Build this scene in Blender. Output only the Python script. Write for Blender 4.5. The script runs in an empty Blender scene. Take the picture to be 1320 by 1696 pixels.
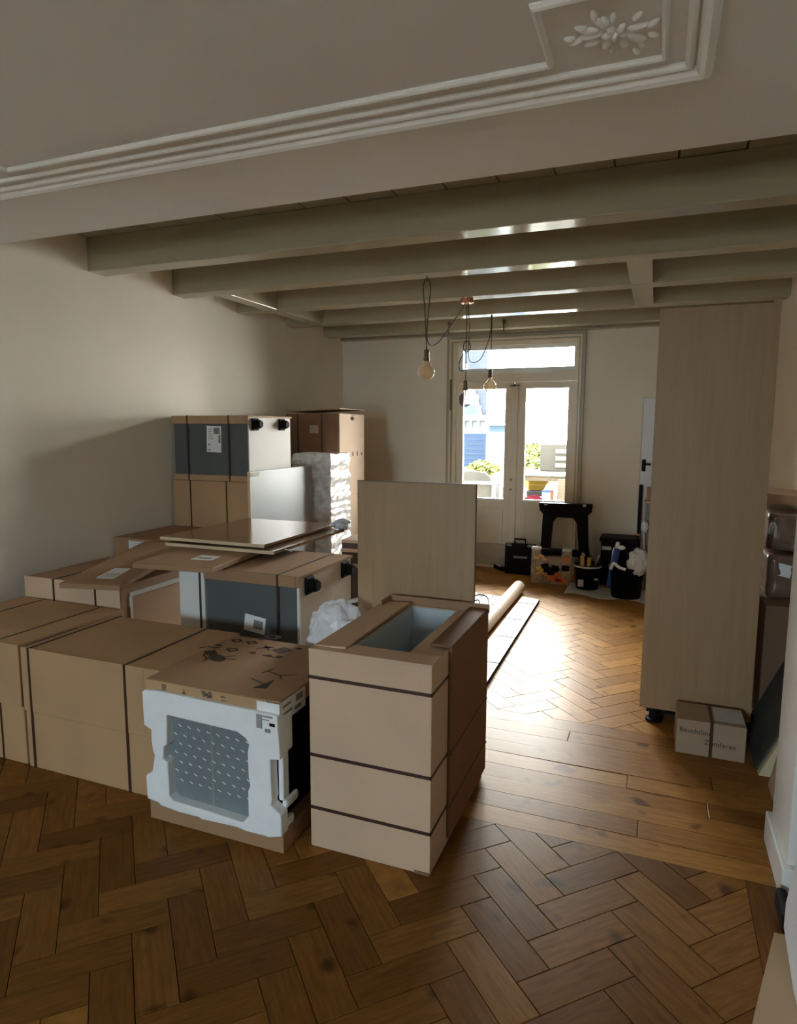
import bpy, bmesh, math, random
from mathutils import Vector, Matrix
random.seed(7)
S = bpy.context.scene
COL = S.collection

# ------------------------------------------------------------------ camera
FPX, IW = 1084.0, 1320
yaw, pitch, roll = 0.373764, 0.126699, -0.004229
cy, sy, cp, sp, cr, sr = math.cos(yaw), math.sin(yaw), math.cos(pitch), math.sin(pitch), math.cos(roll), math.sin(roll)
fw = Vector((-sy*cp, cy*cp, -sp)); rt = Vector((cy, sy, 0)); dn = fw.cross(rt)
rt, dn = cr*rt + sr*dn, -sr*rt + cr*dn
CAM = Vector((0, 0, 1.65))
cd = bpy.data.cameras.new('camera'); cam = bpy.data.objects.new('camera', cd); COL.objects.link(cam)
cam.matrix_world = Matrix(((rt.x, -dn.x, -fw.x, 0), (rt.y, -dn.y, -fw.y, 0), (rt.z, -dn.z, -fw.z, 1.65), (0, 0, 0, 1)))
cd.sensor_fit = 'HORIZONTAL'; cd.sensor_width = 36; cd.lens = FPX/IW*36; cd.clip_start = 0.02; cd.clip_end = 500
S.camera = cam

# ------------------------------------------------------------------ sky, exposure
W = bpy.data.worlds.new('overcast'); S.world = W; W.use_nodes = True
bg = W.node_tree.nodes['Background']
SKY = 152.0          # zenith radiance of a standard overcast sky, L = SKY * (1 + 2 sin(elevation)) / 3
_t = W.node_tree; _tc = _t.nodes.new('ShaderNodeTexCoord'); _sx = _t.nodes.new('ShaderNodeSeparateXYZ'); _rp = _t.nodes.new('ShaderNodeValToRGB'); _mr = _t.nodes.new('ShaderNodeMapRange')
_mr.inputs[1].default_value = -1; _t.links.new(_tc.outputs['Generated'], _sx.inputs[0]); _t.links.new(_sx.outputs[1], _mr.inputs[0]); _t.links.new(_mr.outputs[0], _rp.inputs[0])
_rp.color_ramp.elements[0].color = (.74, .89, 1.0, 1); _rp.color_ramp.elements[1].color = (1.0, .965, .90, 1)   # cool street side, warmer garden side
_t.links.new(_rp.outputs[0], bg.inputs[0])
_cl = _t.nodes.new('ShaderNodeMath'); _cl.operation = 'MAXIMUM'; _cl.inputs[1].default_value = 0; _t.links.new(_sx.outputs[2], _cl.inputs[0])
_ma = _t.nodes.new('ShaderNodeMath'); _ma.operation = 'MULTIPLY_ADD'; _ma.inputs[1].default_value = SKY*2/3; _ma.inputs[2].default_value = SKY/3
_t.links.new(_cl.outputs[0], _ma.inputs[0]); _t.links.new(_ma.outputs[0], bg.inputs[1])
S.view_settings.view_transform = 'Standard'; S.view_settings.look = 'None'
S.view_settings.gamma = 1.0; S.view_settings.use_curve_mapping = False
S.view_settings.exposure = 0.0
S.cycles.max_bounces = 12; S.cycles.diffuse_bounces = 8; S.cycles.glossy_bounces = 5
S.cycles.transparent_max_bounces = 12; S.cycles.transmission_bounces = 8
S.cycles.caustics_reflective = False; S.cycles.caustics_refractive = False
S.cycles.use_denoising = True; S.cycles.sample_clamp_indirect = 60.0

def portal(name, loc, rot, w, h):          # sampling portals: emit nothing themselves
    l = bpy.data.lights.new(name, 'AREA'); l.shape = 'RECTANGLE'; l.size = w; l.size_y = h; l.energy = 1
    l.cycles.is_portal = True
    o = bpy.data.objects.new(name, l); o.location = loc; o.rotation_euler = rot; COL.objects.link(o)
FWIN = (-2.00, -1.00, 1.00, 2.15)           # front window opening x0 x1 z0 z1
portal('door_daylight', (-1.57, 7.93, 1.68), (-math.pi/2, 0, 0), 1.45, 1.90)
portal('window_daylight', ((FWIN[0]+FWIN[1])/2, -4.46, (FWIN[2]+FWIN[3])/2), (math.pi/2, 0, 0), FWIN[1]-FWIN[0], FWIN[3]-FWIN[2])

# ------------------------------------------------------------------ materials
MATS = {}
def nt(name):
    m = bpy.data.materials.new(name); m.use_nodes = True
    t = m.node_tree; return m, t, t.nodes['Principled BSDF']
def N(t, typ, **kw):
    n = t.nodes.new(typ)
    for k, v in kw.items(): setattr(n, k, v)
    return n
def mat(name, col, rough=0.6, var=0.12, scale=6.0, stretch=(1, 1, 1), bump=0.0, bscale=60.0, metal=0.0, coat=0.0, spec=0.5, coords='Object'):
    """procedural: base colour modulated by two octaves of noise, optional fine bump"""
    if name in MATS: return MATS[name]
    m, t, p = nt(name)
    tc = N(t, 'ShaderNodeTexCoord'); mp = N(t, 'ShaderNodeMapping'); mp.inputs['Scale'].default_value = stretch
    t.links.new(tc.outputs[coords], mp.inputs[0])
    no = N(t, 'ShaderNodeTexNoise'); no.inputs['Scale'].default_value = scale; no.inputs['Detail'].default_value = 5
    t.links.new(mp.outputs[0], no.inputs['Vector'])
    rp = N(t, 'ShaderNodeValToRGB')
    rp.color_ramp.elements[0].position = 0.3; rp.color_ramp.elements[1].position = 0.7
    rp.color_ramp.elements[0].color = tuple(c*(1-var) for c in col) + (1,)
    rp.color_ramp.elements[1].color = tuple(min(1, c*(1+var)) for c in col) + (1,)
    t.links.new(no.outputs[0], rp.inputs[0]); t.links.new(rp.outputs[0], p.inputs['Base Color'])
    p.inputs['Roughness'].default_value = rough; p.inputs['Metallic'].default_value = metal
    p.inputs['Coat Weight'].default_value = coat; p.inputs['Specular IOR Level'].default_value = spec
    if bump:
        n2 = N(t, 'ShaderNodeTexNoise'); n2.inputs['Scale'].default_value = bscale; n2.inputs['Detail'].default_value = 3
        t.links.new(mp.outputs[0], n2.inputs['Vector'])
        b = N(t, 'ShaderNodeBump'); b.inputs['Strength'].default_value = bump; b.inputs['Distance'].default_value = 0.01
        t.links.new(n2.outputs[0], b.inputs['Height']); t.links.new(b.outputs[0], p.inputs['Normal'])
    MATS[name] = m
    return m

def wood_block(name, attr, k=1.0):
    """oak parquet: tone per block (random of the object, or the 'tone' attribute of joined blocks), grain along the block"""
    m, t, p = nt(name)
    if attr:
        a = N(t, 'ShaderNodeAttribute'); a.attribute_name = 'tone'; rnd = a.outputs['Fac']
    else:
        rnd = N(t, 'ShaderNodeObjectInfo').outputs['Random']
    tc = N(t, 'ShaderNodeTexCoord')
    mul = N(t, 'ShaderNodeMath', operation='MULTIPLY'); mul.inputs[1].default_value = 37.0; t.links.new(rnd, mul.inputs[0])
    cb = N(t, 'ShaderNodeCombineXYZ'); t.links.new(mul.outputs[0], cb.inputs[0]); t.links.new(mul.outputs[0], cb.inputs[1])
    ad = N(t, 'ShaderNodeVectorMath', operation='ADD'); t.links.new(tc.outputs['Object'], ad.inputs[0]); t.links.new(cb.outputs[0], ad.inputs[1])
    mp = N(t, 'ShaderNodeMapping'); mp.inputs['Scale'].default_value = (2.5, 22, 10) if not attr else (6, 6, 6)
    t.links.new(ad.outputs[0], mp.inputs[0])
    no = N(t, 'ShaderNodeTexNoise'); no.inputs['Scale'].default_value = 3.0; no.inputs['Detail'].default_value = 6; no.inputs['Roughness'].default_value = 0.6
    t.links.new(mp.outputs[0], no.inputs['Vector'])
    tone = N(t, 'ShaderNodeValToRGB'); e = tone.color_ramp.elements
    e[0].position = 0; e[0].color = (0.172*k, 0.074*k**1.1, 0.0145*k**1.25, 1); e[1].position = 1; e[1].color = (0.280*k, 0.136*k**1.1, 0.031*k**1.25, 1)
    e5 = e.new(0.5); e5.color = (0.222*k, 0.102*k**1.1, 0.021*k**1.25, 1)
    t.links.new(rnd, tone.inputs[0])
    gr = N(t, 'ShaderNodeValToRGB'); gr.color_ramp.elements[0].position = .3; gr.color_ramp.elements[1].position = .7
    gr.color_ramp.elements[0].color = (.66, .62, .58, 1); gr.color_ramp.elements[1].color = (1.12, 1.1, 1.08, 1)
    t.links.new(no.outputs[0], gr.inputs[0])
    mx = N(t, 'ShaderNodeMix', data_type='RGBA', blend_type='MULTIPLY'); mx.inputs[0].default_value = 1
    t.links.new(tone.outputs[0], mx.inputs[6]); t.links.new(gr.outputs[0], mx.inputs[7])
    # knots and stains
    kn = N(t, 'ShaderNodeTexNoise'); kn.inputs['Scale'].default_value = 7.0; kn.inputs['Detail'].default_value = 1; t.links.new(ad.outputs[0], kn.inputs['Vector'])
    kr = N(t, 'ShaderNodeValToRGB'); kr.color_ramp.elements[0].position = .24; kr.color_ramp.elements[1].position = .34
    kr.color_ramp.elements[0].color = (.35, .3, .28, 1); kr.color_ramp.elements[1].color = (1, 1, 1, 1)
    t.links.new(kn.outputs[0], kr.inputs[0])
    m2 = N(t, 'ShaderNodeMix', data_type='RGBA', blend_type='MULTIPLY'); m2.inputs[0].default_value = 1
    t.links.new(mx.outputs[2], m2.inputs[6]); t.links.new(kr.outputs[0], m2.inputs[7])
    t.links.new(m2.outputs[2], p.inputs['Base Color'])
    rr = N(t, 'ShaderNodeMapRange'); rr.inputs[3].default_value = .32; rr.inputs[4].default_value = .46
    t.links.new(no.outputs[0], rr.inputs[0]); t.links.new(rr.outputs[0], p.inputs['Roughness'])
    b = N(t, 'ShaderNodeBump'); b.inputs['Strength'].default_value = .12; b.inputs['Distance'].default_value = .004
    t.links.new(no.outputs[0], b.inputs['Height']); t.links.new(b.outputs[0], p.inputs['Normal'])
    p.inputs['Specular IOR Level'].default_value = .11
    return m

def grain(name, c0, c1, rough=.5, stretch=(14, 14, .7), scale=2.2):
    """laminate with vertical grain"""
    m, t, p = nt(name)
    tc = N(t, 'ShaderNodeTexCoord'); mp = N(t, 'ShaderNodeMapping'); mp.inputs['Scale'].default_value = stretch
    t.links.new(tc.outputs['Object'], mp.inputs[0])
    no = N(t, 'ShaderNodeTexNoise'); no.inputs['Scale'].default_value = scale; no.inputs['Detail'].default_value = 7; no.inputs['Roughness'].default_value = .65
    t.links.new(mp.outputs[0], no.inputs['Vector'])
    r = N(t, 'ShaderNodeValToRGB'); r.color_ramp.elements[0].position = .25; r.color_ramp.elements[1].position = .75
    r.color_ramp.elements[0].color = c0 + (1,); r.color_ramp.elements[1].color = c1 + (1,)
    t.links.new(no.outputs[0], r.inputs[0]); t.links.new(r.outputs[0], p.inputs['Base Color'])
    p.inputs['Roughness'].default_value = rough
    return m

def pane_glass(name, tint=(1, 1, 1)):
    m, t, p = nt(name); t.nodes.remove(p)
    tr = N(t, 'ShaderNodeBsdfTransparent'); tr.inputs[0].default_value = tint + (1,)
    gl = N(t, 'ShaderNodeBsdfGlossy'); gl.inputs['Roughness'].default_value = .02
    fr = N(t, 'ShaderNodeFresnel'); fr.inputs[0].default_value = 1.45
    mx = N(t, 'ShaderNodeMixShader'); t.links.new(fr.outputs[0], mx.inputs[0]); t.links.new(tr.outputs[0], mx.inputs[1]); t.links.new(gl.outputs[0], mx.inputs[2])
    t.links.new(mx.outputs[0], t.nodes['Material Output'].inputs[0])
    return m
def film(name, tint, opac, rough=.25, var=.35):
    """translucent plastic film: part transparent, part diffuse, with a sheen"""
    m, t, p = nt(name)
    no = N(t, 'ShaderNodeTexNoise'); no.inputs['Scale'].default_value = 14; no.inputs['Detail'].default_value = 4
    tc = N(t, 'ShaderNodeTexCoord'); t.links.new(tc.outputs['Object'], no.inputs['Vector'])
    mr = N(t, 'ShaderNodeMapRange'); mr.inputs[1].default_value = .3; mr.inputs[2].default_value = .7
    mr.inputs[3].default_value = opac*(1-var); mr.inputs[4].default_value = min(1, opac*(1+var))
    t.links.new(no.outputs[0], mr.inputs[0]); t.links.new(mr.outputs[0], p.inputs['Alpha'])
    p.inputs['Base Color'].default_value = tint + (1,); p.inputs['Roughness'].default_value = rough
    return m

M_WALL = mat('wall paint', (.80, .75, .65), .75, .03, 1.5, bump=.04, bscale=90)
M_CEIL = mat('ceiling plaster', (.78, .785, .785), .8, .03, 2, bump=.03, bscale=70)
M_MOULD = mat('moulding plaster', (.86, .88, .88), .55, .02, 4)
M_BEAM = mat('greige lacquer', (.385, .35, .255), .13, .06, 2.5, (.6, 4, 4), bump=.01, bscale=25)
M_BOARD = mat('greige boards', (.42, .385, .29), .45, .08, 3, (4, .6, 4))
M_FRAME = mat('cream door paint', (.70, .63, .50), .35, .04, 3)
M_WHITE = mat('white gloss paint', (.78, .80, .79), .35, .04, 3)
M_BASE = mat('greige skirting', (.44, .38, .29), .4, .05, 3)
M_BASEF = mat('greige casing', (.40, .35, .25), .4, .05, 3)
M_SUB = mat('dark subfloor', (.035, .02, .01), .9)
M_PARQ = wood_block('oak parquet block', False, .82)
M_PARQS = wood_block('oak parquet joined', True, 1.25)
M_PARQR = wood_block('daylit oak parquet', False, 1.9)  # same oak, lightened so the rear blocks carry the garden-door daylight
M_PLANK = wood_block('oak planks', False, 1.4)
M_CARD = mat('kraft cardboard', (.45, .285, .15), .75, .07, 3, bump=.03, bscale=40)
M_CARDB = mat('brown cardboard', (.335, .20, .105), .7, .08, 3, bump=.03, bscale=40)
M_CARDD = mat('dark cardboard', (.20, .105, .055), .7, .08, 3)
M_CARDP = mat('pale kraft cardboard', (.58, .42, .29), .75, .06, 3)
M_STRAP = mat('dark packing strap', (.05, .022, .014), .4)
M_OAK = grain('pale oak laminate', (.295, .190, .093), (.372, .250, .128), .5)
M_OAKD = mat('panel edge banding', (.16, .10, .055), .5)
M_GREY = mat('anthracite panel', (.092, .105, .105), .55, .06, 2)
M_GREYL = mat('mid grey panel', (.24, .265, .285), .35, .05, 2)
M_CABW = mat('white melamine', (.54, .53, .50), .5, .03, 2, spec=.25)
M_CABB = mat('cool white melamine', (.72, .75, .75), .35, .03, 2)
M_LINER = mat('grey foam liner', (.50, .58, .63), .6, .05, 2)
M_FOAM = mat('white polystyrene', (.80, .84, .87), .7, .03, 12, bump=.12, bscale=140)
M_BLACK = mat('black plastic', (.005, .005, .0055), .5, .2, 5, spec=.09)
M_BLACKM = mat('black matte', (.006, .0055, .0055), .75, .2, 5, spec=.15)
M_GLASSD = mat('dark oven glass', (.19, .23, .25), .22, .06, 3, coat=.3)
M_DASH = mat('film dash print', (.75, .76, .74), .3)
M_INK = mat('dark printing ink', (.045, .026, .018), .8, .2, 20)
M_INKG = mat('grey printing ink', (.22, .22, .21), .8, .2, 30)
M_LABEL = mat('label paper', (.80, .82, .83), .55, .03, 8)
M_BROWNGL = mat('brown film face', (.165, .095, .052), .16, .08, 2)
M_EDGE = mat('pale board edge', (.66, .52, .33), .6, .06, 5)
M_WRAP = film('stretch wrap', (.62, .64, .65), .75, .3)
M_BAG = mat('white plastic bag', (.74, .76, .82), .35, .05, 8)
M_TUBE = mat('cream paper roll', (.60, .45, .33), .6, .04, 4)
M_WHITEP = mat('white packing board', (.50, .495, .47), .5, .04, 4)
M_COPPER = mat('copper', (.72, .33, .22), .25, .05, 8, metal=1)
M_BRASS = mat('brass', (.55, .38, .12), .3, .05, 8, metal=1)
M_BRONZE = mat('aged bronze', (.16, .13, .07), .4, .1, 12, metal=.8)
M_CABLE = mat('brown textile cable', (.06, .038, .026), .7)
M_AMBER = film('amber bulb glass', (.80, .56, .28), .42, .08, .03)
M_SMOKE = film('smoked bulb glass', (.10, .075, .06), .66, .05, .03)
M_CLEAR = film('clear amber glass', (.85, .72, .46), .36, .08, .03)
M_PANE = pane_glass('window glass', (.97, .985, .98))
M_FIL = mat('filament post', (.75, .62, .40), .4)
M_ORANGE = mat('orange plastic', (.62, .13, .03), .4, .2, 20)
M_YELLOW = mat('yellow plastic', (.62, .36, .07), .45, .2, 12)
M_RED = mat('red fabric', (.04, .004, .008), spec=.02, rough=.8, var=.2, scale=10)
M_BLUE = mat('blue plastic', (.035, .085, .30), .3, .15, 10)
M_CLOTH = mat('grey white cloth', (.55, .56, .54), .8, .1, 9, bump=.2, bscale=20)
M_CASE = film('clear polycarbonate case', (.62, .52, .40), .40, .15)
M_BROWNW = mat('brown wrapped foil', (.19, .12, .09), .22, .2, 6, bump=.25, bscale=12)
M_FOAMY = mat('pale yellow foam slab', (.62, .56, .36), .8, .06, 8, bump=.1, bscale=60)
M_GRBLUE = mat('grey blue board', (.13, .16, .17), .5, .1, 4)
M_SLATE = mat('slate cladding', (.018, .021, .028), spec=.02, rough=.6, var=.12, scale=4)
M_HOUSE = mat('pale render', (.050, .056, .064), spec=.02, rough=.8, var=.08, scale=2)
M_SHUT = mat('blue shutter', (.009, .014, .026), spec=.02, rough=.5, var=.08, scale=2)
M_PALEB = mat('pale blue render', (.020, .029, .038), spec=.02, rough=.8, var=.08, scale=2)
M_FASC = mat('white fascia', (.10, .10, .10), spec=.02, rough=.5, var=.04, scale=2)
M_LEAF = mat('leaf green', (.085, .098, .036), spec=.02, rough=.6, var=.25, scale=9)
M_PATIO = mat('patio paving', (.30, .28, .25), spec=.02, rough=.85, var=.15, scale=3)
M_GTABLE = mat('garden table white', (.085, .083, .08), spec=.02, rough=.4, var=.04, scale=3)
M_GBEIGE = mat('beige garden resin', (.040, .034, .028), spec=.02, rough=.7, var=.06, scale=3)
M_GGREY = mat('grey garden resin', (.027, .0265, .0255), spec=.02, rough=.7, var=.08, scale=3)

# ------------------------------------------------------------------ mesh helpers
def bm_new(): return bmesh.new()
def bx(bm, x0, x1, y0, y1, z0, z1, bev=0.0, seg=2, jit=0.0):
    b = bmesh.new(); bmesh.ops.create_cube(b, size=1)
    for v in b.verts:
        v.co = Vector((x0 if v.co.x < 0 else x1, y0 if v.co.y < 0 else y1, z0 if v.co.z < 0 else z1))
        if jit: v.co += Vector((random.uniform(-jit, jit), random.uniform(-jit, jit), random.uniform(-jit, jit)))
    if bev: bmesh.ops.bevel(b, geom=list(b.edges), offset=bev, segments=seg, affect='EDGES', profile=.5)
    merge(bm, b); return bm
def merge(bm, b, M=None):
    if M is not None: bmesh.ops.transform(b, matrix=M, verts=b.verts)
    me = bpy.data.meshes.new('tmp'); b.to_mesh(me); b.free(); bm.from_mesh(me); bpy.data.meshes.remove(me)
def rbx(bm, c, size, rot=(0, 0, 0), bev=0.0, seg=2):
    """box of given size about c, rotated by euler"""
    from mathutils import Euler
    b = bmesh.new(); sx, sy_, sz = size
    bx(b, -sx/2, sx/2, -sy_/2, sy_/2, -sz/2, sz/2, bev, seg)
    merge(bm, b, Matrix.Translation(c) @ Euler(rot).to_matrix().to_4x4()); return bm
def cyl(bm, p0, p1, r, n=16, r2=None, caps=True):
    p0, p1 = Vector(p0), Vector(p1); d = p1 - p0
    b = bmesh.new()
    bmesh.ops.create_cone(b, cap_ends=caps, segments=n, radius1=r, radius2=r if r2 is None else r2, depth=d.length)
    merge(bm, b, Matrix.Translation((p0+p1)/2) @ d.to_track_quat('Z', 'Y').to_matrix().to_4x4()); return bm
def smooth_pts(pts, n=6):
    P = [Vector(p) for p in pts]; P = [2*P[0]-P[1]] + P + [2*P[-1]-P[-2]]; out = []
    for i in range(1, len(P)-2):
        for k in range(n):
            t = k/n; a, b, c, d = P[i-1:i+3]
            out.append(.5*((2*b) + (c-a)*t + (2*a-5*b+4*c-d)*t*t + (3*b-3*c+d-a)*t**3))
    out.append(P[-2]); return out
def tube(bm, pts, r, n=7, smooth=6, closed=False):
    P = smooth_pts(pts, smooth) if smooth else [Vector(p) for p in pts]
    rings = []
    for i, p in enumerate(P):
        d = (P[min(i+1, len(P)-1)] - P[max(i-1, 0)]).normalized()
        q = d.to_track_quat('Z', 'Y')
        rings.append([bm.verts.new(p + q @ Vector((r*math.cos(a), r*math.sin(a), 0))) for a in (2*math.pi*k/n for k in range(n))])
    for a, b in zip(rings, rings[1:]):
        for k in range(n): bm.faces.new((a[k], a[(k+1) % n], b[(k+1) % n], b[k]))
    bm.faces.new(rings[0][::-1]); bm.faces.new(rings[-1]); return bm
def sph(bm, c, r, sc=(1, 1, 1), u=20, v=12):
    b = bmesh.new(); bmesh.ops.create_uvsphere(b, u_segments=u, v_segments=v, radius=r)
    merge(bm, b, Matrix.Translation(c) @ Matrix.Diagonal(Vector(sc).to_4d())); return bm
def lathe(bm, c, prof, n=24, axis='Z'):
    """prof: list of (radius, height)"""
    rings = []
    for r, z in prof:
        rings.append([bm.verts.new(Vector(c) + Vector((r*math.cos(2*math.pi*k/n), r*math.sin(2*math.pi*k/n), z))) for k in range(n)])
    for a, b in zip(rings, rings[1:]):
        for k in range(n): bm.faces.new((a[k], a[(k+1) % n], b[(k+1) % n], b[k]))
    if prof[0][0] > 1e-5: bm.faces.new(rings[0][::-1])
    if prof[-1][0] > 1e-5: bm.faces.new(rings[-1])
    return bm
def plate(bm, outer, holes, frame, depth):
    """flat plate with holes: 2-D loops mapped by frame(u, v, w); extruded from w=0 to w=depth"""
    b = bmesh.new(); edges = []
    for lp in [outer] + holes:
        vs = [b.verts.new((u, v, 0)) for u, v in lp]
        edges += [b.edges.new((vs[i], vs[(i+1) % len(vs)])) for i in range(len(vs))]
    bmesh.ops.triangle_fill(b, use_beauty=True, use_dissolve=False, edges=edges)
    r = bmesh.ops.extrude_face_region(b, geom=list(b.faces))
    for v in [g for g in r['geom'] if isinstance(g, bmesh.types.BMVert)]: v.co.z = depth
    for v in b.verts: v.co = Vector(frame(v.co.x, v.co.y, v.co.z))
    bmesh.ops.recalc_face_normals(b, faces=b.faces)
    merge(bm, b); return bm
def FX(x): return lambda u, v, w: (x+w, u, v)      # plate in the plane X = x (u = Y, v = Z)
def FY(y): return lambda u, v, w: (u, y+w, v)      # plane Y = y (u = X, v = Z)
def FZ(z): return lambda u, v, w: (u, v, z+w)      # plane Z = z (u = X, v = Y)

def mw(o):
    m = o.matrix_basis
    return mw(o.parent) @ m if o.parent else m
def obj(name, bm, m, parent=None, smooth=False, label=None, kind=None, recalc=True):
    """links one mesh object; vertices are given in world coordinates"""
    if recalc: bmesh.ops.recalc_face_normals(bm, faces=bm.faces)
    if parent is not None: bmesh.ops.transform(bm, matrix=mw(parent).inverted(), verts=bm.verts)
    me = bpy.data.meshes.new(name); bm.to_mesh(me); bm.free()
    if m: me.materials.append(m)
    if smooth:
        for p in me.polygons: p.use_smooth = True
    o = bpy.data.objects.new(name, me); COL.objects.link(o)
    if parent is not None: o.parent = parent
    if label: o['label'] = label
    if kind: o['kind'] = kind
    return o
def thing(name, loc, label, cat, group=None, rz=0):
    o = bpy.data.objects.new(name, None); o.empty_display_size = .1; COL.objects.link(o)
    o.location = loc; o.rotation_euler = (0, 0, rz); o['label'] = label; o['category'] = cat
    if group: o['group'] = group
    return o
def struct(name, bm, m, **k): return obj(name, bm, m, kind='structure', **k)
def solo(name, bm, m, label, cat, smooth=False, base=None, group=None):
    """a thing that is one mesh; origin at its base"""
    zs = [v.co.z for v in bm.verts]; xs = [v.co.x for v in bm.verts]; ys = [v.co.y for v in bm.verts]
    c = Vector(((min(xs)+max(xs))/2, (min(ys)+max(ys))/2, min(zs)))
    bmesh.ops.translate(bm, vec=-c, verts=bm.verts)
    o = obj(name, bm, m, smooth=smooth); o.location = c; o['label'] = label; o['category'] = cat
    if group: o['group'] = group
    return o
def strap_x(par, x, y0, y1, z0, z1, w=.012, t=.002, bot=False, m=None):
    """packing strap round a box in a plane X = x"""
    b = bm_new()
    bx(b, x-w/2, x+w/2, y0-t, y0+.001, z0, z1+t); bx(b, x-w/2, x+w/2, y0-t, y1+t, z1-.001, z1+t)
    bx(b, x-w/2, x+w/2, y1-.001, y1+t, z0, z1+t)
    return obj('strap', b, m or M_STRAP, par)
def strap_z(par, z, x0, x1, y0, y1, w=.013, t=.002):
    b = bm_new()
    bx(b, x0-t, x1+t, y0-t, y0+.001, z-w/2, z+w/2); bx(b, x0-t, x1+t, y1-.001, y1+t, z-w/2, z+w/2)
    bx(b, x0-t, x0+.001, y0-t, y1+t, z-w/2, z+w/2); bx(b, x1-.001, x1+t, y0-t, y1+t, z-w/2, z+w/2)
    return obj('strap', b, M_STRAP, par)
def text_mesh(bm, s, size, M, depth=.0006):
    c = bpy.data.curves.new('tmp', 'FONT'); c.body = s; c.size = size; c.extrude = depth; c.align_x = 'LEFT'
    o = bpy.data.objects.new('tmp', c); COL.objects.link(o)
    me = bpy.data.meshes.new_from_object(o.evaluated_get(bpy.context.evaluated_depsgraph_get()))
    b = bmesh.new(); b.from_mesh(me); bpy.data.meshes.remove(me); bpy.data.objects.remove(o); bpy.data.curves.remove(c)
    merge(bm, b, M)

# ------------------------------------------------------------------ room shell
XL, XR, YB, YF = -3.77, .95, 7.65, -4.2
ZC, ZB = 2.745, 2.96
floor = struct('floor', bx(bm_new(), XL-.1, XR+.1, YF-.1, YB+.2, -.12, -.013), M_SUB)
struct('wall_left', bx(bm_new(), XL-.15, XL, YF-.15, YB+.2, -.12, 3.1), M_WALL)
struct('wall_right', bx(bm_new(), XR, XR+.15, YF-.15, YB+.2, -.12, 3.1), M_WALL)
DX0, DX1, DZ = -2.335, -.815, 2.69
b = bm_new(); plate(b, [(XL-1.5, -.12), (XR+1.5, -.12), (XR+1.5, 9.5), (XL-1.5, 9.5)], [[(DX0, .0), (DX1, .0), (DX1, DZ), (DX0, DZ)]], FY(YB), .25)
struct('wall_back', b, M_WALL)
b = bm_new(); x0, x1, z0, z1 = FWIN
plate(b, [(XL, -.12), (XR, -.12), (XR, 3.1), (XL, 3.1)], [[(x0, z0), (x1, z0), (x1, z1), (x0, z1)]], FY(YF-.25), .25)
struct('wall_front', b, M_WALL)
w1 = struct('window_1', plate(bm_new(), [(x0, z0), (x1, z0), (x1, z1), (x0, z1)],
    [[(x0+.06, z0+.06), ((x0+x1)/2-.03, z0+.06), ((x0+x1)/2-.03, z1-.06), (x0+.06, z1-.06)],
     [((x0+x1)/2+.03, z0+.06), (x1-.06, z0+.06), (x1-.06, z1-.06), ((x0+x1)/2+.03, z1-.06)]], FY(YF-.16), .06), M_FRAME)
obj('pane', bx(bm_new(), x0+.05, x1-.05, YF-.14, YF-.134, z0+.05, z1-.05), M_PANE, w1)

# ---- ceilings
ceil = struct('ceiling', bx(bm_new(), XL, XR, YF, 2.955, ZC, ZC+.05), M_CEIL)
ceil2 = struct('ceiling.001', bx(bm_new(), XL, XR, YF, YB, ZB+.022, ZB+.09), M_BOARD)
xs = XL; k = 0
edges = [XL] + [-.558+.294*j for j in range(-10, 6)] + [XR]
for a, c in zip(edges, edges[1:]):
    dz = random.uniform(-.002, .002)
    obj('ceiling_board', bx(bm_new(), a+.005, c-.005, 2.75, YB, ZB+dz, ZB+.023, .002, 1), M_BOARD, ceil2)
BW = .16
for yb in (2.915, 3.79, 4.66, 5.54, 6.42, 7.30):
    obj('beam', bx(bm_new(), XL, XR, yb-BW, yb, 2.73 if yb > 3 else ZC+.05, ZB, .008, 2), M_BEAM, ceil2)
obj('beam', bx(bm_new(), XL, XR, 7.585, YB, 2.735, ZB, .006, 2), M_BEAM, ceil2, label='thin greige ledger beam along the garden wall')
for xa, xb in ((-.245, -.085), (-3.46, -3.32)):
    obj('trimmer', bx(bm_new(), xa, xb, 4.655, 6.27, 2.732, ZB, .006, 2), M_BEAM, ceil2)
b = bm_new()
for i in range(9):
    rbx(b, (-3.32+i*.05+random.uniform(-.02, .02), 7.581, 2.755+random.uniform(-.008, .03)), (.06, .006, .03), (random.uniform(-.2, .2), random.uniform(-.5, .5), 0))
obj('peeled_patch', b, mat('pinkish bare plaster', (.50, .30, .24), .8, .15, 20), ceil2, label='patch of peeling pinkish paint')

def sweep(bm, path, w, h, z=ZC):
    """moulding bead: half-round profile of width w, height h below z, along a closed 2-D path (mitred)"""
    n = len(path); rings = []
    prof = [(-.5, 0), (-.5, .35), (-.3, .8), (0, 1), (.3, .8), (.5, .35), (.5, 0)]
    for i in range(n):
        p0, p1, p2 = (Vector(path[(i+k) % n]) for k in (-1, 0, 1))
        d1, d2 = (p1-p0).normalized(), (p2-p1).normalized()
        n1, n2 = Vector((-d1.y, d1.x)), Vector((-d2.y, d2.x))
        m = (n1+n2); m = m / max(.3, m.dot(n1))
        rings.append([bm.verts.new((p1.x+m.x*u*w, p1.y+m.y*u*w, z-h*v+.0005)) for u, v in prof])
    for i in range(n):
        a, c = rings[i], rings[(i+1) % n]
        for k in range(len(prof)-1): bm.faces.new((a[k], a[k+1], c[k+1], c[k]))
PX0, PX1, PY1, PY0 = -3.10, .10, 2.36, -1.9
def rect(d): return [(PX0+d, PY0+d), (PX1-d, PY0+d), (PX1-d, PY1-d), (PX0+d, PY1-d)]
b = bm_new(); sweep(b, rect(.022), .048, .034); obj('ceiling_moulding', b, M_MOULD, ceil, label='wide outer plaster bead of the ceiling frame')
b = bm_new(); sweep(b, rect(.066), .026, .020); obj('ceiling_moulding', b, M_MOULD, ceil)
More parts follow.
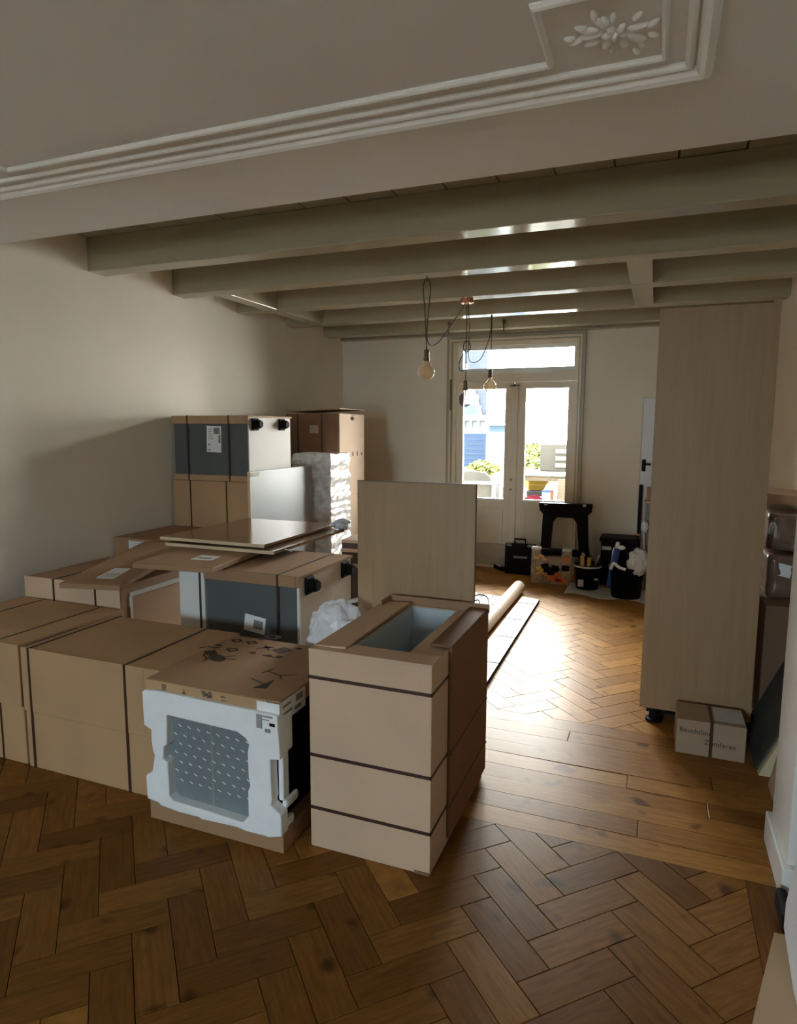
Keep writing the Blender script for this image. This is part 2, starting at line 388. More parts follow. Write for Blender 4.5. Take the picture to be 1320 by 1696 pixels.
b = bm_new(); sweep(b, rect(.134), .020, .016); obj('ceiling_moulding', b, M_MOULD, ceil)
q = .455; qy = .505; d3 = .215
ix0, ix1, iy0, iy1 = PX0+d3, PX1-d3, PY0+d3, PY1-d3
cx0, cx1, cy0, cy1 = PX0+q, PX1-q, PY0+qy, PY1-qy
path = [(cx0, iy0), (cx1, iy0), (cx1, cy0), (ix1, cy0), (ix1, cy1), (cx1, cy1), (cx1, iy1), (cx0, iy1), (cx0, cy1), (ix0, cy1), (ix0, cy0), (cx0, cy0)]
b = bm_new(); sweep(b, path, .022, .018); obj('ceiling_moulding', b, M_MOULD, ceil, label='inner plaster bead with stepped-in corners')
def ornament(cx, cy_, rot):
    b = bm_new()
    def leaf(x, y, a, l, w, h=.012):
        c, s = math.cos(a+rot), math.sin(a+rot)
        X, Y = cx + x*math.cos(rot)-y*math.sin(rot), cy_ + x*math.sin(rot)+y*math.cos(rot)
        bb = bmesh.new(); bmesh.ops.create_uvsphere(bb, u_segments=10, v_segments=6, radius=1)
        merge(b, bb, Matrix.Translation((X, Y, ZC)) @ Matrix.Rotation(a+rot, 4, 'Z') @ Matrix.Diagonal((l, w, h, 1)))
    for k in range(5): leaf(.022*math.cos(k*1.257), .022*math.sin(k*1.257), k*1.257, .018, .011, .015)
    leaf(0, 0, 0, .010, .010, .020)
    for (x, y, a, l, w) in ((.06, .015, .4, .035, .013), (.095, .045, .9, .028, .010), (.05, -.03, -.6, .032, .011), (.085, -.05, -1.1, .022, .009),
                            (-.06, .02, 2.7, .035, .013), (-.09, .05, 2.2, .028, .011), (-.055, -.035, 3.8, .034, .012), (-.085, -.065, 4.2, .024, .010),
                            (0, .055, 1.57, .030, .012), (.025, .085, 1.1, .022, .009), (-.03, -.06, -1.9, .026, .010), (.10, .085, .6, .02, .008), (-.10, -.01, 3.1, .02, .009), (.11, 0, .1, .018, .008), (.045, .05, .8, .026, .012), (-.045, .055, 2.4, .026, .012), (-.045, -.045, 3.9, .024, .011), (.03, -.075, -1.3, .02, .009), (-.115, .04, 2.9, .018, .008), (.075, .02, .3, .03, .014), (-.075, 0, 3.1, .03, .014)):
        leaf(x, y, a, l, w)
    obj('floral_ornament', b, M_MOULD, ceil, smooth=True)
ornament(-.165, 2.05, .45); ornament(PX0+.265, 2.05, math.pi-.45)

# ---- parquet floor: herringbone, plank band, border strips
L_, W_ = .345, .1215
U0, V0 = 1.283, 1.602          # lattice origin in the 45 degree frame
GAP = .0011
def uv2xy(u, v): return (.70711*(u-v), .70711*(u+v))
def clip(poly, f):
    out = []
    for i in range(len(poly)):
        a, c = poly[i], poly[(i+1) % len(poly)]; fa, fc = f(a), f(c)
        if fa >= 0: out.append(a)
        if (fa >= 0) != (fc >= 0):
            t = fa/(fa-fc); out.append((a[0]+(c[0]-a[0])*t, a[1]+(c[1]-a[1])*t))
    return out
def area(p): return .5*abs(sum(p[i][0]*p[(i+1) % len(p)][1]-p[(i+1) % len(p)][0]*p[i][1] for i in range(len(p))))
def block_bm(bm, poly, z=0.0, ch=.0016, th=.012, tone=None, layer=None):
    c = Vector((sum(p[0] for p in poly)/len(poly), sum(p[1] for p in poly)/len(poly)))
    def ins(p, d):
        v = Vector(p)-c; l = v.length
        return c + v*(1-min(.5, d*1.4/max(l, 1e-4)))
    lo = [bm.verts.new((p[0], p[1], z-th)) for p in poly]
    mid = [bm.verts.new((p[0], p[1], z-ch)) for p in poly]
    top = [bm.verts.new((*ins(p, ch), z)) for p in poly]
    n = len(poly); fs = [bm.faces.new(top)]
    for i in range(n):
        j = (i+1) % n
        fs.append(bm.faces.new((lo[i], lo[j], mid[j], mid[i]))); fs.append(bm.faces.new((mid[i], mid[j], top[j], top[i])))
    if layer is not None:
        for f in fs:
            for lp in f.loops: lp[layer] = (tone, tone, tone, 1)
full = {}
def full_mesh(reg):
    if reg not in full:
        b = bmesh.new(); block_bm(b, [(-L_/2+GAP, -W_/2+GAP), (L_/2-GAP, -W_/2+GAP), (L_/2-GAP, W_/2-GAP), (-L_/2+GAP, W_/2-GAP)])
        bmesh.ops.recalc_face_normals(b, faces=b.faces)
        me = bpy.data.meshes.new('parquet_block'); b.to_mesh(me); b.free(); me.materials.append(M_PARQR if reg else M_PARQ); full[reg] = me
    return full[reg]
YP0, YP1 = 2.545, 3.665          # plank band
XB = .385                         # border strips start (front room)
blocks = []
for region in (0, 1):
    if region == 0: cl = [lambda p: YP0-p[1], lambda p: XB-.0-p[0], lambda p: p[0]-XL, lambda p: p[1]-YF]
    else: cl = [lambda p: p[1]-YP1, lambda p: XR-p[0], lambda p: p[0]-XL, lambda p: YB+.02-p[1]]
    for i in range(-75, 76):
        for j in range(-40, 41):
            pu = i + j*L_/W_; pv = i - j*L_/W_
            for hv in (0, 1):
                if hv == 0: u0, u1, v0, v1 = pu*W_, pu*W_+L_, pv*W_, pv*W_+W_
                else: u0, u1, v0, v1 = pu*W_, pu*W_+W_, pv*W_+W_, pv*W_+W_+L_
                u0 += U0; u1 += U0; v0 += V0; v1 += V0
                cx, cyy = uv2xy((u0+u1)/2, (v0+v1)/2)
                if not (XL-.3 < cx < XR+.3 and YF-.3 < cyy < YB+.3): continue
                poly = [uv2xy(u0+GAP, v0+GAP), uv2xy(u1-GAP, v0+GAP), uv2xy(u1-GAP, v1-GAP), uv2xy(u0+GAP, v1-GAP)]
                p2 = poly
                for f in cl:
                    if p2: p2 = clip(p2, f)
                if len(p2) < 3 or area(p2) < .0006: continue
                whole = area(p2) > area(poly)*.9999
                mx = sum(p[0] for p in p2)/len(p2); my = sum(p[1] for p in p2)/len(p2)
                d = Vector((mx, my, 0)) - CAM; zc = d.dot(fw)
                vis = False; size = 0
                if zc > .3:
                    px = 660+FPX*d.dot(rt)/zc; py = 848+FPX*d.dot(dn)/zc
                    vis = -60 < px < 1360 and py < 1750 and (my < 2.1 or mx > -.25*my-.12) and not (my > 3.85 and mx > .15)
                    size = area(p2)*1.65/zc**3
                blocks.append((size if vis else 0, region, hv, cx, cyy, whole, p2))
blocks.sort(key=lambda t: -t[0])
def link_block(me, loc, rz):
    o = bpy.data.objects.new('parquet_block', me)
    o.location = loc; o.rotation_euler = (random.gauss(0, .0022), random.gauss(0, .0022), rz)
    COL.objects.link(o); o.parent = floor
for s, region, hv, cx, cyy, whole, p2 in blocks[:300]:
    rz = math.radians(45 if hv == 0 else 135)
    if whole: me = full_mesh(region)
    else:
        c, sn = math.cos(-rz), math.sin(-rz)
        loc2 = [((p[0]-cx)*c-(p[1]-cyy)*sn, (p[0]-cx)*sn+(p[1]-cyy)*c) for p in p2]
        b = bmesh.new(); block_bm(b, loc2); bmesh.ops.recalc_face_normals(b, faces=b.faces)
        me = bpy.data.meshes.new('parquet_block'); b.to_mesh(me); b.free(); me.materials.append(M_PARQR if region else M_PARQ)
    link_block(me, (cx, cyy, random.uniform(-.0006, 0)), rz)
b = bm_new(); lay = b.loops.layers.color.new('tone')
for s, region, hv, cx, cyy, whole, p2 in blocks[300:]: block_bm(b, p2, 0, tone=random.random(), layer=lay)
obj('parquet_remainder', b, M_PARQS, floor, kind='stuff')
def plank(x0, x1, y0, y1):
    cx, cyy = (x0+x1)/2, (y0+y1)/2; along_y = (y1-y0) > (x1-x0)
    lx, ly = ((y1-y0), (x1-x0)) if along_y else ((x1-x0), (y1-y0))
    b = bmesh.new(); block_bm(b, [(-lx/2+GAP, -ly/2+GAP), (lx/2-GAP, -ly/2+GAP), (lx/2-GAP, ly/2-GAP), (-lx/2+GAP, ly/2-GAP)], ch=.0012)
    bmesh.ops.recalc_face_normals(b, faces=b.faces)
    me = bpy.data.meshes.new('floor_plank'); b.to_mesh(me); b.free(); me.materials.append(M_PARQ if along_y else M_PLANK)
    o = bpy.data.objects.new('floor_plank', me); o.location = (cx, cyy, random.uniform(-.0005, 0))
    o.rotation_euler = (random.gauss(0, .002), random.gauss(0, .001), math.pi/2 if along_y else 0); COL.objects.link(o); o.parent = floor
np_ = 9; pw = (YP1-YP0)/np_
for k in range(np_):
    cuts = [XL, -2.2+random.uniform(-.4, .4), random.choice((-.35, -.1, .1))+random.uniform(-.1, .1) if k % 3 == 1 else .25+random.uniform(-.1, .4), XR]
    for a, c in zip(cuts, cuts[1:]): plank(a, c, YP0+k*pw, YP0+(k+1)*pw)
for k in range(5):
    cuts = [YF, -.6+.3*k, 1.75+.17*(k % 3), YP0]
    for a, c in zip(cuts, cuts[1:]): plank(XB+k*.113, XB+(k+1)*.113, a, c)

# ---- garden door with transom (door_1)
door = struct('door_1', plate(bm_new(), [(DX0, 0), (DX1, 0), (DX1, DZ), (DX0, DZ)],
    [[(-2.262, .02), (-.868, .02), (-.868, 2.19), (-2.262, 2.19)], [(-2.25, 2.31), (-.88, 2.31), (-.88, 2.61), (-2.25, 2.61)]], FY(7.62), .13), M_FRAME)
b = bm_new()      # architrave steps round the frame
for (o_, w_, y_) in ((.035, .035, 7.60), (.0, .02, 7.585)):
    b = bm_new(); plate(b, [(DX0-o_, 0), (DX0+w_-.0, 0), (DX0+w_, DZ-w_), (DX1-w_, DZ-w_), (DX1-w_, 0), (DX1+o_, 0), (DX1+o_, DZ+o_), (DX0-o_, DZ+o_)], [], FY(y_), .05)
    obj('architrave', b, M_BASEF if o_ else M_FRAME, door)
tr = obj('transom_frame', plate(bm_new(), [(-2.25, 2.31), (-.88, 2.31), (-.88, 2.61), (-2.25, 2.61)], [[(-2.185, 2.352), (-.905, 2.352), (-.905, 2.565), (-2.185, 2.565)]], FY(7.65), .05), M_WHITE, door)
obj('pane', bx(bm_new(), -2.20, -.89, 7.672, 7.677, 2.34, 2.58), M_PANE, tr)
obj('weather_strip', bx(bm_new(), -1.93, -1.15, 7.60, 7.62, 2.285, 2.31, .003), M_WHITE, door)
obj('hinge', bx(bm_new(), -2.325, -2.305, 7.575, 7.60, 1.87, 2.23, .002), M_BRONZE, door, label='dark vertical espagnolette strip')
for (lx0, lx1, gx0, gx1) in ((-2.262, -1.566, -2.175, -1.668), (-1.566, -.868, -1.428, -.955)):
    leaf = obj('door_leaf', plate(bm_new(), [(lx0+.002, .02), (lx1-.002, .02), (lx1-.002, 2.188), (lx0+.002, 2.188)], [[(gx0, .82), (gx1, .82), (gx1, 2.115), (gx0, 2.115)]], FY(7.655), .05), M_FRAME, door)
    obj('pane', bx(bm_new(), gx0-.01, gx1+.01, 7.678, 7.683, .81, 2.125), M_PANE, leaf)
    obj('glazing_sill', bx(bm_new(), gx0-.01, gx1+.01, 7.642, 7.70, .808, .83, .003), M_WHITE, leaf)
    b = bm_new(); plate(b, [(gx0-.0, .16), (gx1+.0, .16), (gx1, .72), (gx0, .72)], [[(gx0+.03, .19), (gx1-.03, .19), (gx1-.03, .69), (gx0+.03, .69)]], FY(7.645), .012)
    obj('panel_moulding', b, M_FRAME, leaf)
b = bm_new(); bx(b, -2.262, -.868, 7.628, 7.656, .02, .285, .004); bx(b, -2.262, -.868, 7.620, 7.63, .02, .13, .004); obj('kick_board', b, M_BASE, door)
b = bm_new(); bx(b, -1.595, -1.515, 7.635, 7.656, .03, 2.17, .006)
cs = obj('cover_strip', b, M_FRAME, door)
b = bm_new(); sph(b, (-1.575, 7.612, 1.065), .016); cyl(b, (-1.575, 7.612, 1.065), (-1.575, 7.64, 1.065), .008); cyl(b, (-1.575, 7.628, .945), (-1.575, 7.64, .945), .012)
obj('door_knob', b, M_BRASS, cs, smooth=True)
b = bm_new(); cyl(b, (-1.62, 7.63, 2.145), (-1.50, 7.63, 2.15), .006); sph(b, (-1.56, 7.625, 2.15), .014)
obj('door_bolt', b, M_BRONZE, door)
for a, c in ((XL, DX0-.036), (DX1+.036, -.24)):
    b = bm_new(); bx(b, a, c, 7.628, 7.65, 0, .20, .004); bx(b, a, c, 7.622, 7.65, 0, .10, .004)
    struct('baseboard_back', b, M_BASE)
struct('baseboard_left', bx(bm_new(), XL, XL+.02, YF, YB-.03, 0, .2, .004), M_BASE)
# interior door in the back wall
d2 = struct('door_2', bx(bm_new(), -.155, .62, 7.60, 7.648, .012, 1.985, .004), mat('cool white door paint', (.70, .71, .76), .4, .02, 2))
b = bm_new(); cyl(b, (-.118, 7.60, 1.28), (-.118, 7.55, 1.28), .012); bx(b, -.128, -.05, 7.54, 7.556, 1.268, 1.292, .004); bx(b, -.142, -.10, 7.594, 7.602, 1.20, 1.33, .003)
obj('door_handle', b, M_BLACK, d2, label='black lever handle')
b = bm_new(); plate(b, [(-.215, 0), (-.16, 0), (-.16, 1.99), (.625, 1.99), (.625, 0), (.68, 0), (.68, 2.05), (-.215, 2.05)], [], FY(7.625), .026); obj('architrave', b, M_WALL, d2)

# ---- pier with flush lock on the right, plinth, skirting
pier = struct('trim_1', bx(bm_new(), .502, XR, 2.50, 2.815, 0, ZC, .004), M_WHITE)
obj('plinth', bx(bm_new(), .484, XR, 2.47, 2.85, 0, .125, .006), M_WHITE, pier)
b = bm_new(); plate(b, [(.56, .16), (.93, .16), (.93, 2.6), (.56, 2.6)], [[(.60, .20), (.89, .20), (.89, 2.56), (.60, 2.56)]], FY(2.488), .014); obj('panel_moulding', b, M_WHITE, pier)
b = bm_new(); bx(b, .497, .503, 2.53, 2.60, 1.03, 1.12, .002); cyl(b, (.499, 2.565, 1.09), (.485, 2.565, 1.09), .010); obj('flush_lock', b, M_BRASS, pier)
b = bm_new()
for zz in (1.165, 1.225): sph(b, (.498, 2.53, zz), .016, (.6, 1, 1.2))
obj('plaster_blob', b, M_WHITE, pier, smooth=True)
struct('baseboard_right', bx(bm_new(), XR-.02, XR, YF, 2.46, 0, .2, .004), M_BASE)

# ------------------------------------------------------------------ front row of packages
def carton(name, x0, x1, y0, y1, z0, z1, label, m=M_CARD, group='cardboard cartons', cat='cardboard box', bev=.006):
    t = thing(name, ((x0+x1)/2, (y0+y1)/2, z0), label, cat, group)
    obj('carton_body', bx(bm_new(), x0, x1, y0, y1, z0, z1, bev, 2), m, t)
    return t
# far-left carton A
t = carton('cardboard_carton', -3.60, -2.806, 2.165, 2.83, 0, .612, 'long kraft cardboard carton at the left picture edge, front row, cut off by the frame')
for x in (-2.965, -3.42): strap_x(t, x, 2.165, 2.83, 0, .612)
obj('lid_flap', bx(bm_new(), -3.60, -2.806, 2.155, 2.1645, .30, .612, .002, 1), M_CARD, t)
# carton B with lid seam
t = carton('cardboard_carton', -2.790, -1.955, 2.172, 2.75, 0, .60, 'wide kraft carton with two dark straps, directly left of the foam-framed appliance')
for x in (-2.745, -2.155): strap_x(t, x, 2.16, 2.75, 0, .602)
b = bm_new(); bx(b, -2.796, -2.05, 2.161, 2.1715, .285, .603, .002, 1); bx(b, -2.05, -1.957, 2.161, 2.1715, .262, .603, .002, 1); obj('lid_flap', b, M_CARD, t)
b = bm_new(); bx(b, -2.789, -1.985, 2.164, 2.1715, .0, .284, .002, 1); obj('base_flap', b, M_CARD, t)
b = bm_new(); plate(b, [(-2.804, .26), (-2.795, .25), (-2.79, .60), (-2.802, .604)], [], FY(2.20), .3); obj('gap_shade', b, M_CARDD, t, label='dark strip standing in for shade in the gap between cartons')  # dark card strip paints the shade in the gap between cartons

# foam-framed appliance
t = thing('appliance_package', (-1.6, 2.35, 0), 'boxed built-in appliance framed in white foam with dark glass window and inked cardboard lid', 'appliance')
X0, X1, Y0, Y1 = -1.925, -1.282, 2.045, 2.66
b = bm_new(); bx(b, X0, X1, Y0+.0, Y1, .555, .62, .005, 2); lid = obj('cardboard_lid', b, M_CARDB, t)
b = bm_new(); bx(b, X0+.002, X1-.055, Y0-.006, Y0+.001, .565, .618, .002, 1); obj('lid_front', b, M_CARD, t)
obj('cardboard_base', bx(bm_new(), X0-.004, X1+.006, Y0-.005, Y1, 0, .088, .004, 2), M_CARDB, t)
obj('appliance_body', bx(bm_new(), X0+.05, X1-.04, Y0+.055, Y1-.03, .09, .553, .004, 1), M_BLACKM, t)
outer = [(-1.929, .567), (-1.921, .575), (-1.86, .583), (-1.674, .580), (-1.384, .576), (-1.28, .574), (-1.278, .499), (-1.273, .396), (-1.317, .39), (-1.317, .308), (-1.313, .225), (-1.319, .201), (-1.274, .171), (-1.273, .083), (-1.334, .066), (-1.345, .068), (-1.437, .067), (-1.482, .074), (-1.561, .071), (-1.652, .067), (-1.662, .073), (-1.763, .072), (-1.854, .081), (-1.868, .091), (-1.926, .097), (-1.928, .202), (-1.894, .225), (-1.878, .30), (-1.886, .318), (-1.892, .358), (-1.891, .409), (-1.927, .423)]
win = [(-1.806, .487), (-1.635, .481), (-1.465, .476), (-1.427, .457), (-1.412, .436), (-1.420, .40), (-1.418, .299), (-1.412, .264), (-1.422, .24), (-1.423, .135), (-1.45, .101), (-1.622, .110), (-1.789, .116), (-1.809, .134), (-1.812, .28), (-1.834, .288), (-1.829, .343), (-1.812, .358)]
b = bm_new(); plate(b, outer, [win], FY(2.022), .055)
ff = obj('foam_frame', b, M_FOAM, t)
md = ff.modifiers.new('edge', 'BEVEL'); md.width = .007; md.segments = 2; md.limit_method = 'ANGLE'; md.angle_limit = .9
b = bm_new()       # foam corner pieces on the right side
b.free()
for q6 in ((-1.300, -1.279, 2.07, 2.13, .40, .56, .006), (-1.312, -1.29, 2.07, 2.115, .20, .40, .006), (-1.300, -1.277, 2.07, 2.17, .165, .205, .012), (-1.300, -1.277, 2.07, 2.13, .088, .125, .008), (-1.300, -1.279, 2.56, 2.65, .09, .555, .006)):
    obj('foam_corner', bx(bm_new(), *q6), M_FOAM, t)
gl = obj('glass_window', bx(bm_new(), -1.845, -1.405, 2.066, 2.0995, .095, .495), M_GLASSD, t)
b = bm_new()
for r in range(8):
    for c in range(9):
        u = -1.80 + c*.047 + (r % 2)*.0235; v = .470 - r*.040 - c*.002
        if u > -1.43 or v < .15: continue
        rbx(b, (u, 2.0652, v), (.017, .001, .0045), (0, .42+random.uniform(-.1, .1), 0))
obj('film_dashes', b, M_DASH, gl, kind='stuff')
obj('film_seam', bx(bm_new(), -1.625, -1.612, 2.0650, 2.0662, .10, .478), mat('film seam', (.22, .25, .25), .3), gl)
b = bm_new()       # sticker wrapped round the lid corner
bx(b, -1.381, -1.2795, Y0-.0245, Y0-.0225, .495, .574); bx(b, -1.381, -1.2795, Y0-.008, Y0-.006, .572, .612); bx(b, -1.2825, -1.2805, Y0, 2.235, .53, .612)
st = obj('shipping_label', b, M_LABEL, t, label='white barcode label wrapped round the corner')
b = bm_new()
for i in range(7): bx(b, -1.373+i*.004, -1.371+i*.004+(i % 3)*.0006, 2.0196, 2.0202, .512, .568)
bx(b, -1.345, -1.30, 2.0196, 2.0202, .560, .566); bx(b, -1.345, -1.315, 2.0196, 2.0202, .548, .552); bx(b, -1.335, -1.31, 2.0196, 2.0202, .500, .515)
bx(b, -1.2803, -1.2797, 2.06, 2.12, .585, .595); bx(b, -1.2803, -1.2797, 2.055, 2.13, .552, .566); bx(b, -1.2803, -1.2797, 2.16, 2.215, .575, .602); bx(b, -1.2803, -1.2797, 2.15, 2.20, .545, .56)
obj('label_print', b, M_INKG, st, kind='stuff')
b = bm_new(); bx(b, -1.315, -1.29, 2.019, 2.02, .528, .540); obj('label_block', b, M_BLACKM, st)
# printed marks on the lid
def disc2(bm, cx, cy_, rx, ry, z, n=14, rot=0, ri=0):
    pts = lambda k: [(cx+rx*k*math.cos(a)*math.cos(rot)-ry*k*math.sin(a)*math.sin(rot), cy_+rx*k*math.cos(a)*math.sin(rot)+ry*k*math.sin(a)*math.cos(rot)) for a in (2*math.pi*i/n for i in range(n))]
    plate(bm, pts(1), [pts(ri)] if ri else [], FZ(z), .0008)
def seg2(bm, p, q2, w, z=.6201):
    p, q2 = Vector(p), Vector(q2); d = (q2-p).normalized(); n = Vector((-d.y, d.x))*w/2
    plate(bm, [tuple(p+n), tuple(p-n), tuple(q2-n), tuple(q2+n)], [], FZ(z), .0008)
Z6 = .6201
b = bm_new(); disc2(b, -1.80, 2.352, .056, .032, Z6, rot=-.5); disc2(b, -1.868, 2.396, .038, .026, Z6, rot=-.3); seg2(b, (-1.89, 2.37), (-1.83, 2.32), .008); seg2(b, (-1.83, 2.335), (-1.83, 2.29), .007); seg2(b, (-1.78, 2.37), (-1.74, 2.41), .007); seg2(b, (-1.77, 2.35), (-1.71, 2.37), .007); seg2(b, (-1.85, 2.40), (-1.88, 2.44), .006)
obj('printed_mark', b, M_INK, lid, label='dark round-bodied mark with short legs', kind='stuff')
b = bm_new()
for (cx, cc, rx, ri) in ((-1.728, 2.70, .033, .55), (-1.86, 2.59, .026, .6), (-1.775, 2.59, .026, .6), (-1.80, 2.47, .028, .6)): disc2(b, cx, cc, rx*1.35, rx*1.05, Z6, n=4 if cx < -1.74 else 14, ri=ri*.85)
disc2(b, -1.58, 2.55, .050, .045, Z6, n=4, rot=.3, ri=.62); disc2(b, -1.58, 2.55, .018, .016, Z6, n=8)
for (cx, cc) in ((-1.69, 2.47), (-1.67, 2.56), (-1.60, 2.465), (-1.545, 2.47), (-1.52, 2.60), (-1.76, 2.655), (-1.90, 2.50)): disc2(b, cx, cc, .019, .014, Z6, n=6)
for (a, c) in (((-1.71, 2.53), (-1.64, 2.57)), ((-1.64, 2.53), (-1.69, 2.58)), ((-1.63, 2.46), (-1.53, 2.455)), ((-1.96, 2.43), (-1.93, 2.47)), ((-1.93, 2.46), (-1.87, 2.47))): seg2(b, a, c, .007)
obj('printed_mark', b, M_INK, lid, label='rows of small handling symbols', kind='stuff')
b = bm_new(); seg2(b, (-1.51, 2.27), (-1.49, 2.33), .007); seg2(b, (-1.50, 2.30), (-1.42, 2.275), .006); seg2(b, (-1.42, 2.275), (-1.40, 2.245), .007); seg2(b, (-1.42, 2.275), (-1.36, 2.31), .005); seg2(b, (-1.52, 2.205), (-1.44, 2.175), .006)
plate(b, [(-1.455, 2.12), (-1.40, 2.135), (-1.418, 2.225)], [], FZ(Z6), .0008); obj('printed_mark', b, M_INK, lid, label='slender glass symbol beside a wedge', kind='stuff')
b = bm_new()
for zz in (.606, .597, .588): bx(b, -1.838, -1.816, Y0-.0072, Y0-.0062, zz-.003, zz+.003)
bx(b, -1.735, -1.718, Y0-.0072, Y0-.0062, .583, .590); bx(b, -1.728, -1.724, Y0-.0072, Y0-.0062, .588, .604)
bx(b, -1.548, -1.526, Y0-.0072, Y0-.0062, .597, .604); bx(b, -1.548, -1.522, Y0-.0072, Y0-.0062, .584, .588)
for (dx, dz) in ((0, 0), (.016, .006), (-.016, .006), (.008, -.009), (-.012, -.006), (.02, -.006)): bx(b, -1.615+dx-.008, -1.615+dx+.008, Y0-.0072, Y0-.0062, .60+dz-.006, .60+dz+.006)
obj('printed_mark', b, mat('worn ink', (.15, .11, .08), .8, .2, 30), lid, label='small worn marks along the lid front', kind='stuff')

# tall open carton in front
X0, X1, Y0, Y1, H = -1.204, -.705, 2.130, 2.915, .81
t = thing('open_carton', ((X0+X1)/2, (Y0+Y1)/2, 0), 'tall kraft carton with open top, grey lined cavity and three dark straps, nearest the camera', 'cardboard box')
b = bm_new(); wt = .012
plate(b, [(X0, Y0), (X1, Y0), (X1, Y1), (X0, Y1)], [[(X0+wt, Y0+wt), (X1-wt, Y0+wt), (X1-wt, Y1-wt), (X0+wt, Y1-wt)]], FZ(.0), H-.004)
body = obj('carton_body', b, M_CARDP, t)
mdb = body.modifiers.new('edge', 'BEVEL'); mdb.width = .004; mdb.segments = 2; mdb.limit_method = 'ANGLE'
cav = [(-1.065, 2.235), (-.835, 2.205), (-.832, 2.885), (-1.062, 2.885)]
b = bm_new()
plate(b, [(X0+wt, Y0+wt), (X1-wt, Y0+wt), (X1-wt, Y1-wt), (X0+wt, Y1-wt)], [cav], FZ(H-.03), .024); obj('packing_rim', b, M_CARDP, t)  # pale card on rim and flaps stands in for ceiling bounce
b = bm_new(); bx(b, X0, X1, Y0, Y0+.105, H-.006, H+.004, .002, 1); obj('top_flap', b, M_CARDP, t, label='folded-in front flap')
b = bm_new(); rbx(b, (X0+.072, 2.52, H+.006), (.135, .70, .008), (0, -.06, 0)); obj('top_flap', b, M_CARDP, t)
b = bm_new(); bx(b, X0+.02, X1+.02, Y1-.012, Y1-.002, H-.01, H+.032, .002, 1); bx(b, X0+.02, X0+.03, Y1-.13, Y1-.01, H-.01, H+.03, .002, 1); obj('back_upstand', b, M_CARDB, t)
b = bm_new(); plate(b, cav, [[(-1.058, 2.243), (-.842, 2.213), (-.839, 2.878), (-1.055, 2.878)]], FZ(.12), H-.13); bx(b, -1.06, -.84, 2.22, 2.88, .115, .125)
obj('cavity_liner', b, M_LINER, t)
b = bm_new(); bx(b, X1+.001, X1+.014, Y0+.20, Y1+.005, .03, H+.012, .003, 1); bx(b, X1-.075, X1+.014, Y0+.20, Y1+.005, H+.004, H+.014, .003, 1)
obj('side_flap', b, mat('dark red-brown cardboard', (.215, .108, .055), .75, .06, 3), t, label='brown overlapping cardboard sleeve on the right side')
for z in (.702, .386, .167): strap_z(t, z, X0, X1, Y0, Y1)
for z in (.386, .167):
    obj('strap', bx(bm_new(), X1+.013, X1+.0165, Y0+.20, Y1+.006, z-.006, z+.006), M_STRAP, t)
b = bm_new(); bx(b, X1-.06, X1-.002, Y0-.003, Y0+.001, .0, .012); obj('torn_edge', b, M_CARDD, t)

# oak panel behind the open carton
t = thing('oak_panel', (-1.075, 2.96, 0), 'upright pale oak board standing behind the open-topped carton', 'board')
obj('board', bx(bm_new(), -1.378, -.772, 2.952, 2.970, 0.0, 1.392, .0012, 1), M_OAK, t)
b = bm_new(); bx(b, -1.378, -.772, 2.951, 2.971, 1.390, 1.3945); bx(b, -.7735, -.7705, 2.951, 2.971, 0, 1.394); obj('edge_band', b, M_OAKD, t)
b = bm_new(); cyl(b, (-1.374, 2.950, 1.325), (-1.374, 2.953, 1.325), .004, 10); cyl(b, (-1.374, 2.950, 1.31), (-1.374, 2.953, 1.31), .004, 10); obj('dowel_hole', b, M_OAKD, t)

# ------------------------------------------------------------------ second row
t = carton('cardboard_carton', -3.60, -2.852, 2.855, 3.52, 0, .735, 'brown strapped carton in the second row by the left wall, under the narrow flat pack', M_CARDB)
for x in (-3.36, -3.03): strap_x(t, x, 2.845, 3.52, 0, .737)
b = bm_new(); bx(b, -3.604, -2.848, 2.847, 2.8545, .0, .738, .002, 1); obj('end_sheet', b, M_CARDP, t)
b = bm_new(); bx(b, -2.851, -2.843, 2.93, 3.50, .655, .685, .003, 1); bx(b, -2.851, -2.844, 2.925, 2.945, .40, .66, .002, 1); obj('tape_strip', b, M_CLOTH, t, label='pale edge strip on the right side')
t = carton('cardboard_carton', -3.75, -3.26, 3.72, 4.36, 0, .838, 'brown carton by the left wall showing a white label behind the narrow flat pack', M_CARDB)
b = bm_new(); bx(b, -3.60, -3.40, 3.716, 3.7195, .755, .822); lb = obj('shipping_label', b, M_LABEL, t)
b = bm_new()
for k in range(4): bx(b, -3.59, -3.42-.03*(k % 2), 3.7152, 3.716, .815-k*.013, .819-k*.013)
obj('label_print', b, M_INKG, lb, kind='stuff')
# white-faced narrow flat pack standing beside the grey cabinet
t = thing('white_panel_pack', (-2.45, 3.3, 0), 'narrow white panel pack with one dark strap, left of the low grey cabinet', 'panel pack')
obj('panel', bx(bm_new(), -2.545, -2.366, 3.0, 3.6, 0, .842, .003, 1), M_CABB, t)
obj('strap', bx(bm_new(), -2.403, -2.390, 2.997, 3.001, 0, .842), M_STRAP, t)

